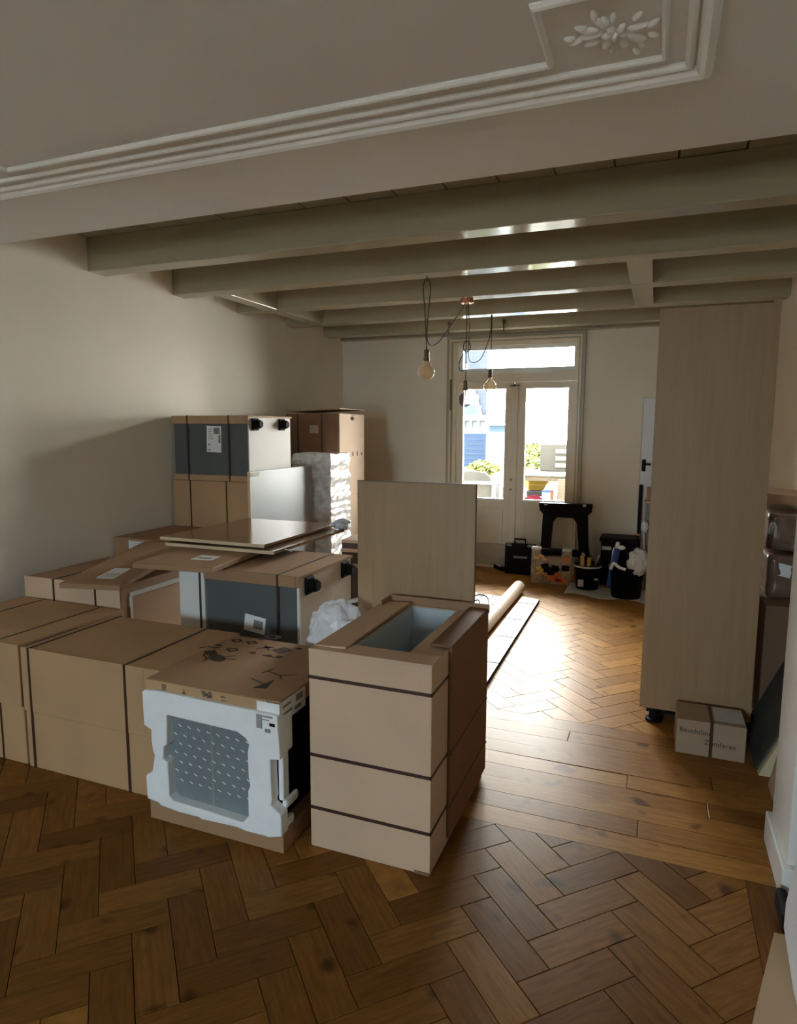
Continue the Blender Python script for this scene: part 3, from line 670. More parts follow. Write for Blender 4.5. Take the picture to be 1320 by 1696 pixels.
def packed_cabinet(x0, x1, y0, y1, z0, z1, label, cap_z, tray_z, strapx, footy, lab):
    """cabinet lying on its side: anthracite front, white right face with plastic feet, cardboard cap (and tray)"""
    t = thing('packed_cabinet', ((x0+x1)/2, (y0+y1)/2, z0), label, 'cabinet', 'packed cabinets')
    obj('carcass', bx(bm_new(), x0, x1-.006, y0+.012, y1, z0, z1, .002, 1), M_CABW, t)
    fp = obj('front_panel', bx(bm_new(), x0+.004, x1-.004, y0, y0+.012, z0+.002, z1-.002, .001, 1), M_GREY, t)
    obj('side_panel', bx(bm_new(), x1-.006, x1+.004, y0+.002, y1, z0, z1, .002, 1), M_CABW, t, label='white end face')
    b = bm_new(); plate(b, [(x0-.010, y0-.012), (x1-.05, y0-.012), (x1+.014, y0-.008), (x1+.014, y1+.008), (x0-.010, y1+.008)], [], FZ(z1), .012)
    bx(b, x0-.010, x1-.012, y0-.014, y0-.006, cap_z, z1+.012, .002, 1); bx(b, x1-.012, x1+.010, y0-.014, y0-.003, cap_z, z1+.010, .004, 1)
    bx(b, x0-.012, x0-.004, y0-.012, y1+.008, cap_z, z1+.012, .002, 1)
    obj('cardboard_cap', b, M_CARDB if z0 == 0 else M_CARD, t)
    if tray_z:
        b = bm_new(); bx(b, x0-.012, x1+.004, y0-.014, y0-.004, z0, tray_z, .003, 1); bx(b, x0-.014, x0-.004, y0-.01, y1, z0, tray_z, .003, 1); obj('cardboard_tray', b, M_CARD, t)
    for sx in strapx: strap_x(t, sx, y0-.014, y1+.008, z0, z1+.012)
    for fy in footy:
        b = bm_new(); cyl(b, (x1+.002, fy, z1-.055), (x1+.055, fy, z1-.055), .036, 14); bx(b, x1+.002, x1+.02, fy-.045, fy+.045, z1-.105, z1-.008, .006, 1); cyl(b, (x1+.055, fy, z1-.055), (x1+.07, fy, z1-.055), .028, 14)
        obj('foot', b, M_BLACKM, t, label='black plastic levelling foot')
    lx0, lx1, lz0, lz1, tilt = lab
    b = bm_new(); rbx(b, ((lx0+lx1)/2, y0-.001, (lz0+lz1)/2), (lx1-lx0, .002, lz1-lz0), (0, tilt, 0)); lo = obj('shipping_label', b, M_LABEL, fp)
    return t, fp
t, fp = packed_cabinet(-2.350, -1.752, 3.0, 3.64, 0, .850, 'low packed cabinet with dark grey front, under the flat pack and brown boards', .800, 0, (-1.875,), (3.10, 3.545), (-2.10, -1.965, .52, .615, .13))
b = bm_new(); rbx(b, (-2.01, 2.9978, .565), (.06, .001, .05), (0, .13, 0)); obj('label_print', b, M_INKG, fp, kind='stuff')
obj('edge_strip', bx(bm_new(), -1.760, -1.746, 2.998, 3.012, 0, .80), M_CABB, t)
# flat packs and boards on top
def slab(name, c, size, rz, label, cat, m, top=None, edge=None, tilt=(0, 0), bev=.003):
    t = thing(name, (c[0], c[1], c[2]-size[2]/2), label, cat, 'flat packs')
    b = bm_new(); rbx(b, c, size, (tilt[0], tilt[1], rz), bev, 1); o = obj('board' if edge else 'carton_body', b, m, t)
    return t, o
t, o = slab('flat_pack', (-3.08, 3.21, .788), (.375, .95, .030), .235, 'narrow flat cardboard pack with white label, lying on the carton by the left wall', 'flat pack', M_CARDB, tilt=(.085, 0))
from mathutils import Euler
PM = Matrix.Translation((-3.08, 3.21, .788)) @ Euler((.085, 0, .235)).to_matrix().to_4x4()
b = bm_new(); merge(b, bx(bm_new(), -.03, .08, -.36, -.16, .0152, .0165), PM); lb = obj('shipping_label', b, M_LABEL, o)
b = bm_new()
for k in range(4): merge(b, bx(bm_new(), -.01+.022*k, -.003+.022*k, -.345, -.26, .0165, .0172), PM)
obj('label_print', b, M_INKG, lb, kind='stuff')
t, o = slab('flat_pack', (-2.50, 3.31, .886), (.50, .98, .030), .12, 'wide flat cardboard pack lying across the low grey cabinet, jutting over its front', 'flat pack', M_CARDB)
b = bm_new(); rbx(b, (-2.40, 3.07, .902), (.13, .12, .002), (0, 0, .12)); lb = obj('shipping_label', b, M_LABEL, o)
b = bm_new(); rbx(b, (-2.40, 3.05, .9035), (.09, .03, .0008), (0, 0, .12)); obj('label_print', b, M_INKG, lb, kind='stuff')
t = thing('wooden_board', (-2.48, 3.78, .902), 'lower of two brown film-faced boards with pale edges on the flat pack', 'board', 'brown film-faced boards')
obj('board', bx(bm_new(), -2.885, -2.085, 3.29, 4.24, .905, .923, .001, 1), M_BROWNGL, t)
b = bm_new(); bx(b, -2.886, -2.084, 3.288, 3.2905, .904, .9235); obj('edge_band', b, M_EDGE, t)
b = bm_new(); rbx(b, (-2.065, 3.42, .910), (.05, .012, .002), (0, .35, .5)); obj('tape_end', b, M_CLOTH, t)
b = bm_new(); rbx(b, (-2.5, 3.7, .903), (.6, .8, .004)); obj('spacer', b, M_CARDD, t)
t = thing('wooden_board', (-2.56, 3.8, .925), 'topmost brown glossy board with pale front edge, on the pile over the low grey cabinet', 'board', 'brown film-faced boards')
obj('board', bx(bm_new(), -2.965, -2.180, 3.335, 4.30, .932, .950, .001, 1), M_BROWNGL, t)
b = bm_new(); bx(b, -2.966, -2.179, 3.332, 3.3355, .931, .9505); obj('edge_band', b, M_EDGE, t)
b = bm_new(); rbx(b, (-2.4, 3.6, .928), (.4, .5, .006)); obj('spacer', b, M_CARDD, t)

# ------------------------------------------------------------------ back-left stack
t = carton('cardboard_carton', -3.745, -2.99, 4.385, 5.03, 0, 1.222, 'tall kraft carton with two dark straps under the upper grey packed cabinet', M_CARD)
for x in (-3.565, -3.21): strap_x(t, x, 4.385, 5.03, 0, 1.2225)
b = bm_new(); bx(b, -2.9915, -2.986, 4.384, 4.40, 0, 1.22); obj('corner_edge', b, M_CARDD, t)
t, fp = packed_cabinet(-3.712, -2.992, 4.385, 5.02, 1.224, 1.735, 'upper packed cabinet with dark grey front and white label, topping the wall stack', 1.683, 1.272, (-3.565, -3.165), (4.47, 4.87), (-3.385, -3.245, 1.455, 1.665, .03))
b = bm_new()
bx(b, -3.315, -3.258, 4.381, 4.3825, 1.60, 1.65); bx(b, -3.27, -3.252, 4.381, 4.3825, 1.53, 1.59); bx(b, -3.37, -3.355, 4.381, 4.3825, 1.51, 1.525); bx(b, -3.37, -3.352, 4.381, 4.3825, 1.47, 1.48)
for k in range(5): bx(b, -3.365, -3.335+.004*k, 4.381, 4.3825, 1.635-.018*k, 1.640-.018*k)
obj('label_print', b, M_INKG, fp, kind='stuff')
# grey panel leaning against the carton side
t = thing('leaning_sheet', (-2.95, 4.8, 0), 'mid grey smooth sheet standing on edge against the strapped carton behind the board pile', 'panel')
b = bm_new(); rbx(b, (-2.955, 4.825, .655), (.018, 1.0, 1.31), (0, -.006, 0), .001, 1); obj('panel', b, M_GREYL, t)
b = bm_new(); rbx(b, (-2.950, 4.325, .655), (.024, .006, 1.31), (0, -.006, 0)); obj('edge_band', b, M_EDGE, t)
b = bm_new(); rbx(b, (-2.947, 4.40, 1.285), (.004, .12, .035)); obj('tape_end', b, M_CLOTH, t)
# stretch-wrapped stack
t = thing('wrapped_stack', (-2.99, 5.6, 0), 'tall stack bound in crinkled white stretch wrap, between grey panel and tall brown carton', 'wrapped stack')
obj('stack_core', bx(bm_new(), -3.17, -2.80, 5.41, 5.78, 0, 1.385, .01), M_CARDP, t)
def rough_box(bm, x0, x1, y0, y1, z0, z1, nz, amp, nxy=6):
    rings = []
    per = []
    for k in range(nxy): per.append((x0+(x1-x0)*k/nxy, y0))
    for k in range(nxy): per.append((x1, y0+(y1-y0)*k/nxy))
    for k in range(nxy): per.append((x1-(x1-x0)*k/nxy, y1))
    for k in range(nxy): per.append((x0, y1-(y1-y0)*k/nxy))
    cx, cyy = (x0+x1)/2, (y0+y1)/2
    for i in range(nz+1):
        z = z0+(z1-z0)*i/nz; a = random.uniform(-amp, amp)
        rings.append([bm.verts.new((x+(1 if x > cx else -1)*(a+random.uniform(-amp, amp)*.5), y+(1 if y > cyy else -1)*(a+random.uniform(-amp, amp)*.5), z+random.uniform(-1, 1)*(z1-z0)/nz*.3)) for x, y in per])
    n = len(per)
    for a, c in zip(rings, rings[1:]):
        for k in range(n): bm.faces.new((a[k], a[(k+1) % n], c[(k+1) % n], c[k]))
    bm.faces.new(rings[-1]); bm.faces.new(rings[0][::-1])
b = bm_new(); rough_box(b, -3.192, -2.79, 5.395, 5.80, .01, 1.41, 46, .009); obj('stretch_wrap', b, M_WRAP, t)
# tall brown carton F
t = thing('tall_carton', (-3.3, 6.3, 0), 'tall brown carton in the far corner with side coloured pale as door-lit and raised top flap', 'cardboard box')
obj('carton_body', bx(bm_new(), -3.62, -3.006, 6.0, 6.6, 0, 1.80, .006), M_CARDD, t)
sdp = obj('daylit_side', bx(bm_new(), -3.0055, -2.998, 6.0, 6.6, 0, 1.80, .002, 1), M_CARDP, t, label='side coloured pale for the door light')  # door light put into the colour: paler card than the front
b = bm_new(); rbx(b, (-3.3, 6.3, 1.835), (.62, .60, .008), (0, -.045, 0)); obj('top_flap', b, M_CARDB, t)
b = bm_new()
bx(b, -2.9982, -2.9972, 6.27, 6.33, 1.735, 1.775); bx(b, -2.9982, -2.9972, 6.25, 6.35, 1.748, 1.762); bx(b, -2.9982, -2.9972, 6.27, 6.36, 1.785, 1.79)
for k, (y, h) in enumerate(((6.20, .03), (6.31, .045), (6.42, .045), (6.53, .03))):
    bx(b, -2.9982, -2.9972, y-.012-(.008 if k == 0 else 0), y+.012, 1.36, 1.36+h)
obj('printed_mark', b, M_INK, sdp, kind='stuff')
b = bm_new(); bx(b, -3.34, -3.24, 5.996, 5.9995, 1.60, 1.68); lb = obj('shipping_label', b, mat('dim paper', (.42, .34, .30), .6), t)
for x in (-3.48, -3.20): obj('strap', bx(bm_new(), x-.008, x+.008, 5.9965, 6.0, .02, 1.80), M_STRAP, t)
# dark banded carton seen between cabinet and oak panel
t = carton('cardboard_carton', -1.95, -1.70, 3.92, 4.45, 0, .90, 'narrow dark brown carton with two pale bands, half hidden behind the oak board', mat('very dark cardboard', (.06, .03, .022), .6))
for z in (.735, .835):
    b = bm_new(); bx(b, -1.953, -1.697, 3.916, 4.453, z-.012, z+.012); obj('tape_band', b, M_CARDP, t)
b = bm_new(); bx(b, -1.951, -1.699, 3.918, 4.451, .885, .906, .004); obj('carton_lid', b, M_CARDP, t)
# crumpled bags / cables
def crumple(bm, c, r, seed, u=26, v=16, amp=.35):
    rnd = random.Random(seed); b = bmesh.new(); bmesh.ops.create_icosphere(b, subdivisions=4, radius=1)
    from mathutils import noise
    for w in b.verts:
        n = noise.noise(w.co*2.1+Vector((seed, 0, 0)))*amp + abs(noise.noise(w.co*5.3+Vector((0, seed, 0))))*amp*.6
        w.co = w.co*(1+n)
    merge(bm, b, Matrix.Translation(c) @ Matrix.Diagonal((r[0], r[1], r[2], 1)))
    return bm
b = crumple(bm_new(), (-1.42, 2.79, .60), (.16, .09, .205), 3, amp=.22)
solo('plastic_bag', b, M_BAG, 'crumpled white plastic bag tucked between low grey cabinet and open-topped carton', 'plastic bag')
t = thing('slatted_rack', (-1.62, 3.5, .0), 'white tubular rack end behind the oak board, above the crumpled bag', 'rack')
b = bm_new()
for k in range(2): tube(b, [(-1.64+k*.0, 3.40, 0), (-1.64, 3.40, .55)], .012, smooth=0)
obj('leg', b, M_WHITEP, t)
for k in range(3):
    b = bm_new(); tube(b, [(-1.72, 3.35, .62-.055*k), (-1.55, 3.42, .66-.055*k), (-1.40, 3.48, .68-.055*k)], .014); obj('rail', b, M_WHITEP, t, smooth=True)
b = bm_new(); tube(b, [(-2.16, 4.18, .955), (-2.10, 4.22, .99), (-2.06, 4.28, .97)], .014); tube(b, [(-2.14, 4.20, .96), (-2.08, 4.27, .94)], .03, smooth=0)
solo('tape_roll', b, M_BAG, 'scrap of white packing film hanging at the far right corner of the board pile', 'packing film', smooth=True)

# ------------------------------------------------------------------ floor items to the right of the boxes
a0, a1 = Vector((-1.235, 4.2, .062)), Vector((-1.235, 6.50, .062))
t = thing('paper_roll', (-1.235, 5.35, 0), 'long cream roll of floor paper lying beside the flat white planks', 'roll')
b = bm_new(); cyl(b, a0, a1, .062, 28, caps=False); obj('roll', b, M_TUBE, t, smooth=True)
b = bm_new()
for y, s in ((4.2, -1), (6.5, 1)):
    b = bm_new(); plate(b, [(-1.235+.062*math.cos(k*.2618), .062+.062*math.sin(k*.2618)) for k in range(24)], [[(-1.235+.03*math.cos(k*.2618), .062+.03*math.sin(k*.2618)) for k in range(24)]], FY(y), .002*s)
    obj('roll_end', b, M_TUBE, t)
t = thing('plank_pack', (-1.05, 5.0, 0), 'flat pack of pale planks on the floor with thin dark ties', 'planks')
def skew_board(bm, pts, z0, z1):
    plate(bm, pts, [], FZ(z0), z1-z0)
# two rows of boards running away from the camera, slightly fanned
rows = [((-.940, 3.55), (-.975, 6.19), (-1.058, 6.22), (-1.035, 3.55)), ((-1.038, 3.55), (-1.061, 6.22), (-1.150, 6.25), (-1.130, 3.55))]
for rr in rows:
    b = bm_new(); skew_board(b, rr, .004, .030); o = obj('plank', b, M_WHITEP, t)
    for m in (.0,):
        b = bm_new(); skew_board(b, rr, .0, .004); obj('plank_underside', b, M_BLACKM, o)
b = bm_new(); bx(b, -.9405, -.936, 3.55, 3.56, 0, .031); plate(b, [(-.9395, 3.55), (-.9365, 3.55), (-.9715, 6.19), (-.9745, 6.19)], [], FZ(0), .031); obj('plank_edge', b, M_BLACKM, t)
for y in (4.35, 4.95, 5.45, 6.0):
    b = bm_new(); f = (y-3.55)/2.64
    bx(b, -1.128-.02*f, -.937-.035*f, y-.004, y+.004, .030, .0335); obj('tie', b, M_STRAP, t)
b = bm_new()
nx, ny = 14, 16
vs = [[b.verts.new((-1.62+.30*i/nx+random.uniform(-.01, .01), 5.30+.95*j/ny+random.uniform(-.01, .01), .006+abs(random.gauss(0, .012)))) for j in range(ny+1)] for i in range(nx+1)]
for i in range(nx):
    for j in range(ny): b.faces.new((vs[i][j], vs[i+1][j], vs[i+1][j+1], vs[i][j+1]))
sh = solo('plastic_sheet', b, mat('white crumpled sheet', (.50, .51, .50), .4, .1, 10), 'crumpled white plastic sheet on the floor left of the cream paper roll', 'plastic sheet')
sh.modifiers.new('t', 'SOLIDIFY').thickness = .003
b = bm_new(); tube(b, [(-1.60, 5.75, .05), (-1.52, 5.95, .08), (-1.43, 5.95, .07), (-1.37, 5.78, .05), (-1.35, 5.60, .045)], .006); tube(b, [(-1.56, 5.7, .04), (-1.50, 5.88, .05), (-1.45, 5.7, .05), (-1.55, 5.45, .04), (-1.40, 5.42, .04)], .006)
solo('power_cable', b, M_BLACK, 'thin black cable looped on the white plastic sheet', 'cable', smooth=True)

# ------------------------------------------------------------------ tall oak cabinet on the right, small box
t = thing('tall_cabinet', (.26, 4.1, 0), 'tall pale oak cabinet standing on black feet at the right', 'cabinet')
obj('side_panel', bx(bm_new(), -.018, .538, 3.780, 3.798, .10, 2.277, .0015, 1), M_OAK, t)
obj('carcass', bx(bm_new(), -.005, .520, 3.799, 4.38, .10, 2.272, .002, 1), M_CABW, t)
obj('door', bx(bm_new(), -.018, -.006, 3.80, 4.38, .10, 2.277, .0015, 1), M_OAK, t)
for x in (.06, .47):
    for y in (3.86, 4.31):
        b = bm_new(); cyl(b, (x, y, 0), (x, y, .10), .026, 16); cyl(b, (x, y, 0), (x, y, .015), .045, 16); bx(b, x-.05, x+.05, y-.05, y+.05, .085, .10, .003); obj('foot', b, M_BLACKM, t)
obj('plinth_rail', bx(bm_new(), .02, .50, 3.90, 4.32, .03, .10), M_BLACKM, t)
X0, X1, Y0, Y1, H = .167, .487, 3.50, 3.735, .183
t = thing('small_carton', (.327, 3.62, 0), 'small kraft carton with white label on top, on the floor against the tall oak cabinet', 'cardboard box')
obj('carton_body', bx(bm_new(), X0, X1, Y0, Y1, 0, H, .004), mat('small box kraft', (.37, .27, .18), .75, .07, 5), t)
b = bm_new(); bx(b, .322, .338, Y0-.0015, Y0+.001, 0, H); bx(b, .322, .338, Y0, Y1, H-.001, H+.0015); obj('tape_band', b, M_STRAP, t)
lb = obj('shipping_label', bx(bm_new(), .345, .483, Y0+.045, Y1-.02, H, H+.0012), mat('dull label', (.52, .54, .58), .5), t)
b = bm_new(); R90 = Matrix.Rotation(math.pi/2, 4, 'X')
text_mesh(b, 'Beuchtline', .036, Matrix.Translation((.180, Y0-.0008, .118)) @ R90 @ Matrix.Rotation(-.03, 4, 'Z'))
text_mesh(b, 'Zonderen', .036, Matrix.Translation((.300, Y0-.0008, .066)) @ R90 @ Matrix.Rotation(-.03, 4, 'Z'))
obj('printed_text', b, mat('box ink', (.07, .06, .055), .8, .2, 30), t, kind='stuff')

# clutter right of the tall cabinet
def wrapped(c, size, rot, label, seed):
    b = bm_new(); bb = bmesh.new(); bx(bb, -size[0]/2, size[0]/2, -size[1]/2, size[1]/2, -size[2]/2, size[2]/2)
    bmesh.ops.subdivide_edges(bb, edges=list(bb.edges), cuts=7, use_grid_fill=True)
    from mathutils import noise, Euler
    for v in bb.verts:
        n = noise.noise(v.co*14+Vector((seed, 0, 0))); v.co *= 1+.05*n
    merge(b, bb, Matrix.Translation(c) @ Euler(rot).to_matrix().to_4x4())
    t = thing('wrapped_package', (c[0], c[1], c[2]-size[2]/2), label, 'package', 'wrapped packages')
    obj('wrapping', b, M_BROWNW, t, smooth=True); return t
t = carton('cardboard_carton', .60, .925, 3.98, 5.25, 0, .70, 'carton coloured shadow-dark, on the floor between the tall oak cabinet and the right wall', M_CARDD)  # dark card colour stands in for the shadow beside the cabinet
t = wrapped((.765, 4.62, .825), (.29, .95, .23), (0, 0, .02), 'shiny brown wrapped package with white label beside the tall oak cabinet, lower of two', 2)
b = bm_new(); rbx(b, (.70, 4.138, .87), (.075, .003, .07), (0, .22, 0)); obj('shipping_label', b, M_LABEL, t)
t = wrapped((.775, 4.70, 1.062), (.27, .90, .20), (0, .05, -.03), 'brown wrapped package topmost in the pile by the right wall, with a pale loop', 5)
b = bm_new(); tube(b, [(.64, 4.30, 1.02), (.635, 4.25, 1.07), (.64, 4.24, 1.12), (.655, 4.25, 1.10), (.66, 4.26, 1.03)], .010); obj('carry_loop', b, M_CLOTH, t, smooth=True)
b = bm_new(); rbx(b, (.765, 4.85, 1.225), (.27, .55, .06), (0, .06, .03), .004); solo('cardboard_tray', b, M_CARDB, 'flat brown cardboard lid lying on the wrapped packages by the right wall', 'cardboard lid')
b = bm_new(); plate(b, [(.535, 0), (.615, 0), (.940, .78), (.89, .83)], [], FY(3.40), .52); solo('foam_slab', b, M_FOAMY, 'pale yellow foam slab leaning on the wall right of the small carton', 'foam slab')
b = bm_new(); plate(b, [(.565, .0), (.66, .0), (.66, .26), (.60, .20)], [], FY(3.12), .20); solo('paper_bag', b, M_CARDP, 'beige folded paper scrap by the white pier, in front of the foam slab', 'paper')
b = bm_new(); bx(b, .463, .500, 2.29, 2.45, 0, .07, .015, 3); solo('black_pouch', b, M_BLACKM, 'small black object on the floor against the foot of the white pier', 'pouch')
b = bm_new(); plate(b, [(.437, 2.265), (.335, 1.90), (.28, 1.68), (.28, 1.3), (.62, 1.3), (.62, 2.27)], [], FZ(0), .022); solo('beige_offcut', b, mat('beige board', (.36, .25, .145), .5, .06, 5), 'beige board offcut lying on the floor in the lower right picture corner', 'board')
b = bm_new(); plate(b, [(2.215, .085), (2.03, .024), (1.6, .024), (1.6, .6), (2.05, .6), (2.12, .38), (2.213, .17)], [], FX(.452), .006); solo('white_sheet', b, mat('cool white paper', (.72, .75, .82), .5, .04, 6), 'white paper sheet standing on the beige board at the right picture edge', 'paper')

b = bm_new(); plate(b, [(.526, .012), (.534, .012), (.889, .842), (.881, .848)], [], FY(3.43), .5); solo('slab_shade_sheet', b, mat('dark grey sheet', (.06, .065, .06), .7), 'dark grey sheet added as the shaded face of the pale yellow foam slab', 'sheet')  # sheet added to paint the shade on the slab's broad face

# ------------------------------------------------------------------ tools along the back wall
t = thing('tool_case', (-1.40, 7.39, 0), 'black hard-shell tool case standing upright by the garden door', 'tool case')
obj('case_shell', bx(bm_new(), -1.565, -1.225, 7.33, 7.46, 0, .345, .02, 3), M_BLACK, t)
obj('case_seam', bx(bm_new(), -1.569, -1.221, 7.385, 7.40, .004, .349, .004), M_BLACKM, t)
b = bm_new(); tube(b, [(-1.46, 7.39, .34), (-1.46, 7.39, .40), (-1.34, 7.39, .40), (-1.34, 7.39, .34)], .012, smooth=0); obj('handle', b, M_BLACK, t)
for x in (-1.515, -1.275): obj('latch', bx(bm_new(), x-.03, x+.03, 7.322, 7.36, .325, .352, .004), mat('worn grey latch', (.20, .19, .18), .4), t)
obj('badge', bx(bm_new(), -1.46, -1.305, 7.326, 7.331, .19, .215, .002), mat('grey badge', (.24, .235, .23), .4), t)

t = thing('sawhorse', (-.93, 7.45, 0), 'black plastic folding sawhorse leaning upright against the wall', 'sawhorse')
b = bm_new()
plate(b, [(-1.205, .80), (-1.205, .74), (-1.165, .70), (-1.175, .40), (-1.215, .02), (-1.10, .02), (-1.085, .23), (-.745, .23), (-.725, .02), (-.615, .02), (-.66, .40), (-.675, .70), (-.635, .74), (-.635, .80)],
      [[(-1.075, .30), (-.755, .30), (-.785, .60), (-.83, .665), (-1.01, .665), (-1.055, .60)]], FY(7.46), .07)
o = obj('frame', b, M_BLACK, t)
obj('top_bar', bx(bm_new(), -1.21, -.63, 7.44, 7.55, .775, .825, .008), M_BLACK, t)
b = bm_new()
for k in range(2): bx(b, -1.16, -.68, 7.455, 7.461, .695+.03*k, .71+.03*k)
obj('rib', b, M_BLACKM, t)
for x in (-1.13, -.71): obj('clip', bx(bm_new(), x-.018, x+.018, 7.432, 7.445, .80, .828, .003), M_CLOTH, t)

t = thing('organizer_case', (-.98, 7.0, 0), 'clear parts organizer case with yellow and orange bits inside, in front of the sawhorse', 'organizer case', None, .05)
b = bm_new(); plate(b, [(-1.185, .01), (-.79, .01), (-.775, .06), (-.775, .36), (-.79, .385), (-.86, .385), (-.875, .36), (-.875, .30), (-1.09, .30), (-1.095, .365), (-1.11, .39), (-1.175, .39), (-1.195, .36), (-1.195, .06)], [], FY(6.96), .07)
obj('case_shell', b, M_CASE, t)
obj('handle', bx(bm_new(), -1.095, -.87, 6.975, 7.01, .355, .385, .006), M_BLACK, t, label='black carry handle')
for x in (-1.145, -.825): obj('latch', bx(bm_new(), x-.05, x+.05, 6.945, 7.04, .37, .40, .01), M_CLOTH, t, label='grey corner latch')
for k in range(26):
    pass
b = bm_new()
for k in range(14): rbx(b, (-1.15+random.uniform(0, .10), 6.955+random.uniform(-.004, 0), random.uniform(.06, .34)), (.05, .01, .022), (0, random.uniform(-.6, .6), 0), .003, 1)
obj('small_parts', b, M_YELLOW, t, kind='stuff')
b = bm_new()
for k in range(7): rbx(b, (-.95+random.uniform(-.08, .14), 6.952, random.uniform(.05, .12)), (.09, .012, .045), (0, random.uniform(-.4, .4), 0), .008, 2)
rbx(b, (-.83, 6.952, .29), (.06, .008, .04), (0, .3, 0), .004)
obj('small_parts', b, M_ORANGE, t, kind='stuff')
b = bm_new()
for k in range(6): rbx(b, (-.98+random.uniform(-.08, .16), 6.95, random.uniform(.12, .24)), (.08, .01, .06), (0, random.uniform(-.5, .5), 0), .012, 2)
obj('small_parts', b, M_BLACKM, t, kind='stuff')

def bucket(cx, cyy, r, h, label, rim):
    t = thing('bucket', (cx, cyy, .012), label, 'bucket', 'buckets of tools')
    b = bm_new(); lathe(b, (cx, cyy, .012), [(r*.82, 0), (r*.98, h), (r, h), (r*1.03, h-.006), (r*1.03, h+.008), (r*.95, h+.008), (r*.93, h-.01), (r*.78, .02), (0.0001, .02)], 28)
    obj('bucket_body', b, M_BLACK, t, smooth=True)
    b = bm_new(); lathe(b, (cx, cyy, h), [(r*1.035, -.004), (r*1.05, .004), (r*1.035, .014), (r*.955, .014), (r*.95, -.004)], 28); obj('rim', b, rim, t, smooth=True)
    return t
t = bucket(-.605, 6.93, .135, .245, 'smaller black bucket of hand tools with pale rim, beside the organizer case', M_CLOTH)
b = bm_new(); bx(b, -.685, -.63, 6.792, 6.812, .05, .12, .002); obj('label_patch', b, M_CLOTH, t)
b = bm_new(); bx(b, -.56, -.49, 6.835, 6.85, .12, .135, .002); obj('label_patch', b, M_CLOTH, t)
for i, (x, y, dx, dz) in enumerate(((-.64, 6.90, -.02, .17), (-.60, 6.88, .015, .15))):
    b = bm_new(); cyl(b, (x, y, .10), (x+dx, y, .245+dz*.62), .016, 12, .020); solo('chisel', b, M_YELLOW, ('yellow tool handle standing in the smaller bucket, left one', 'yellow tool handle standing in the smaller bucket, right one')[i], 'tool', smooth=True)
t = thing('pliers', (-.52, 6.93, .06), 'grey gripping tool poking out of the smaller bucket at its right', 'tool')
b = bm_new(); tube(b, [(-.55, 6.93, .08), (-.53, 6.93, .25), (-.49, 6.93, .36)], .014); obj('arm', b, mat('grey steel', (.25, .24, .23), .35, metal=.8), t, smooth=True)
b = bm_new(); tube(b, [(-.51, 6.95, .08), (-.52, 6.95, .27), (-.56, 6.95, .37)], .014); obj('arm', b, mat('dull mauve rubber', (.16, .12, .13), .6), t, smooth=True)
b = bm_new(); tube(b, [(-.69, 6.95, .07), (-.675, 6.95, .28), (-.66, 6.94, .37), (-.64, 6.94, .34)], .010); solo('trowel', b, mat('steel blade', (.5, .5, .48), .3, metal=.9), 'curved pale metal tool at the left side of the smaller bucket', 'tool', smooth=True)

t = thing('black_crate', (-.28, 7.3, 0), 'black box with a white sticker standing against the wall behind the larger bucket', 'box')
obj('crate_body', bx(bm_new(), -.50, -.14, 7.17, 7.45, 0, .48, .012), M_BLACK, t); obj('crate_lid', bx(bm_new(), -.515, -.125, 7.155, 7.465, .47, .515, .008), M_BLACK, t)
obj('sticker', bx(bm_new(), -.49, -.395, 7.164, 7.171, .385, .42, .001), M_CLOTH, t)
t = bucket(-.215, 6.72, .17, .30, 'larger black bucket beside the tall cabinet, with blue bottle and white rag', M_BLACK)
t = thing('blue_bottle', (-.32, 6.70, .03), 'blue bottle with pale cap leaning in the larger bucket', 'bottle')
b = bm_new(); cyl(b, (-.37, 6.68, .10), (-.315, 6.70, .49), .030, 16, .034); obj('bottle_body', b, M_BLUE, t, smooth=True)
b = bm_new(); cyl(b, (-.313, 6.70, .49), (-.305, 6.70, .55), .024, 14, .016); sph(b, (-.27, 6.69, .50), .028, (1.3, 1, .8)); obj('cap', b, M_BAG, t, smooth=True)
b = bm_new(); tube(b, [(-.36, 6.58, .30), (-.33, 6.57, .36), (-.28, 6.56, .33), (-.22, 6.555, .31)], .016); solo('white_strap', b, M_BAG, 'white plastic loop over the rim of the larger bucket', 'strap', smooth=True)
b = crumple(bm_new(), (-.105, 6.60, .385), (.095, .07, .125), 9, amp=.28); solo('cleaning_rag', b, M_CLOTH, 'crumpled off-white rag hanging over the right rim of the larger bucket', 'rag', smooth=True)
b = bm_new(); nx, ny = 22, 14
vs = [[b.verts.new((-.80+.85*i/nx, 6.60+.16*math.sin(i*.5)*.3-.05*i/nx+.50*j/ny, .002+abs(random.gauss(0, .003)))) for j in range(ny+1)] for i in range(nx+1)]
for i in range(nx):
    for j in range(ny): b.faces.new((vs[i][j], vs[i+1][j], vs[i+1][j+1], vs[i][j+1]))
o = solo('drop_cloth', b, M_CLOTH, 'rumpled pale drop cloth spread under the two buckets', 'drop cloth', smooth=True); o.modifiers.new('t', 'SOLIDIFY').thickness = .004
t = thing('staple_gun', (-1.67, 7.50, 0), 'small black and grey hand tool lying on the floor left of the tool case', 'tool')
b = bm_new(); rbx(b, (-1.66, 7.50, .028), (.22, .06, .05), (0, 0, -.9), .015); obj('body', b, M_BLACK, t)
b = bm_new(); rbx(b, (-1.665, 7.49, .056), (.12, .03, .012), (0, 0, -.9), .004); obj('lever', b, M_CLOTH, t)
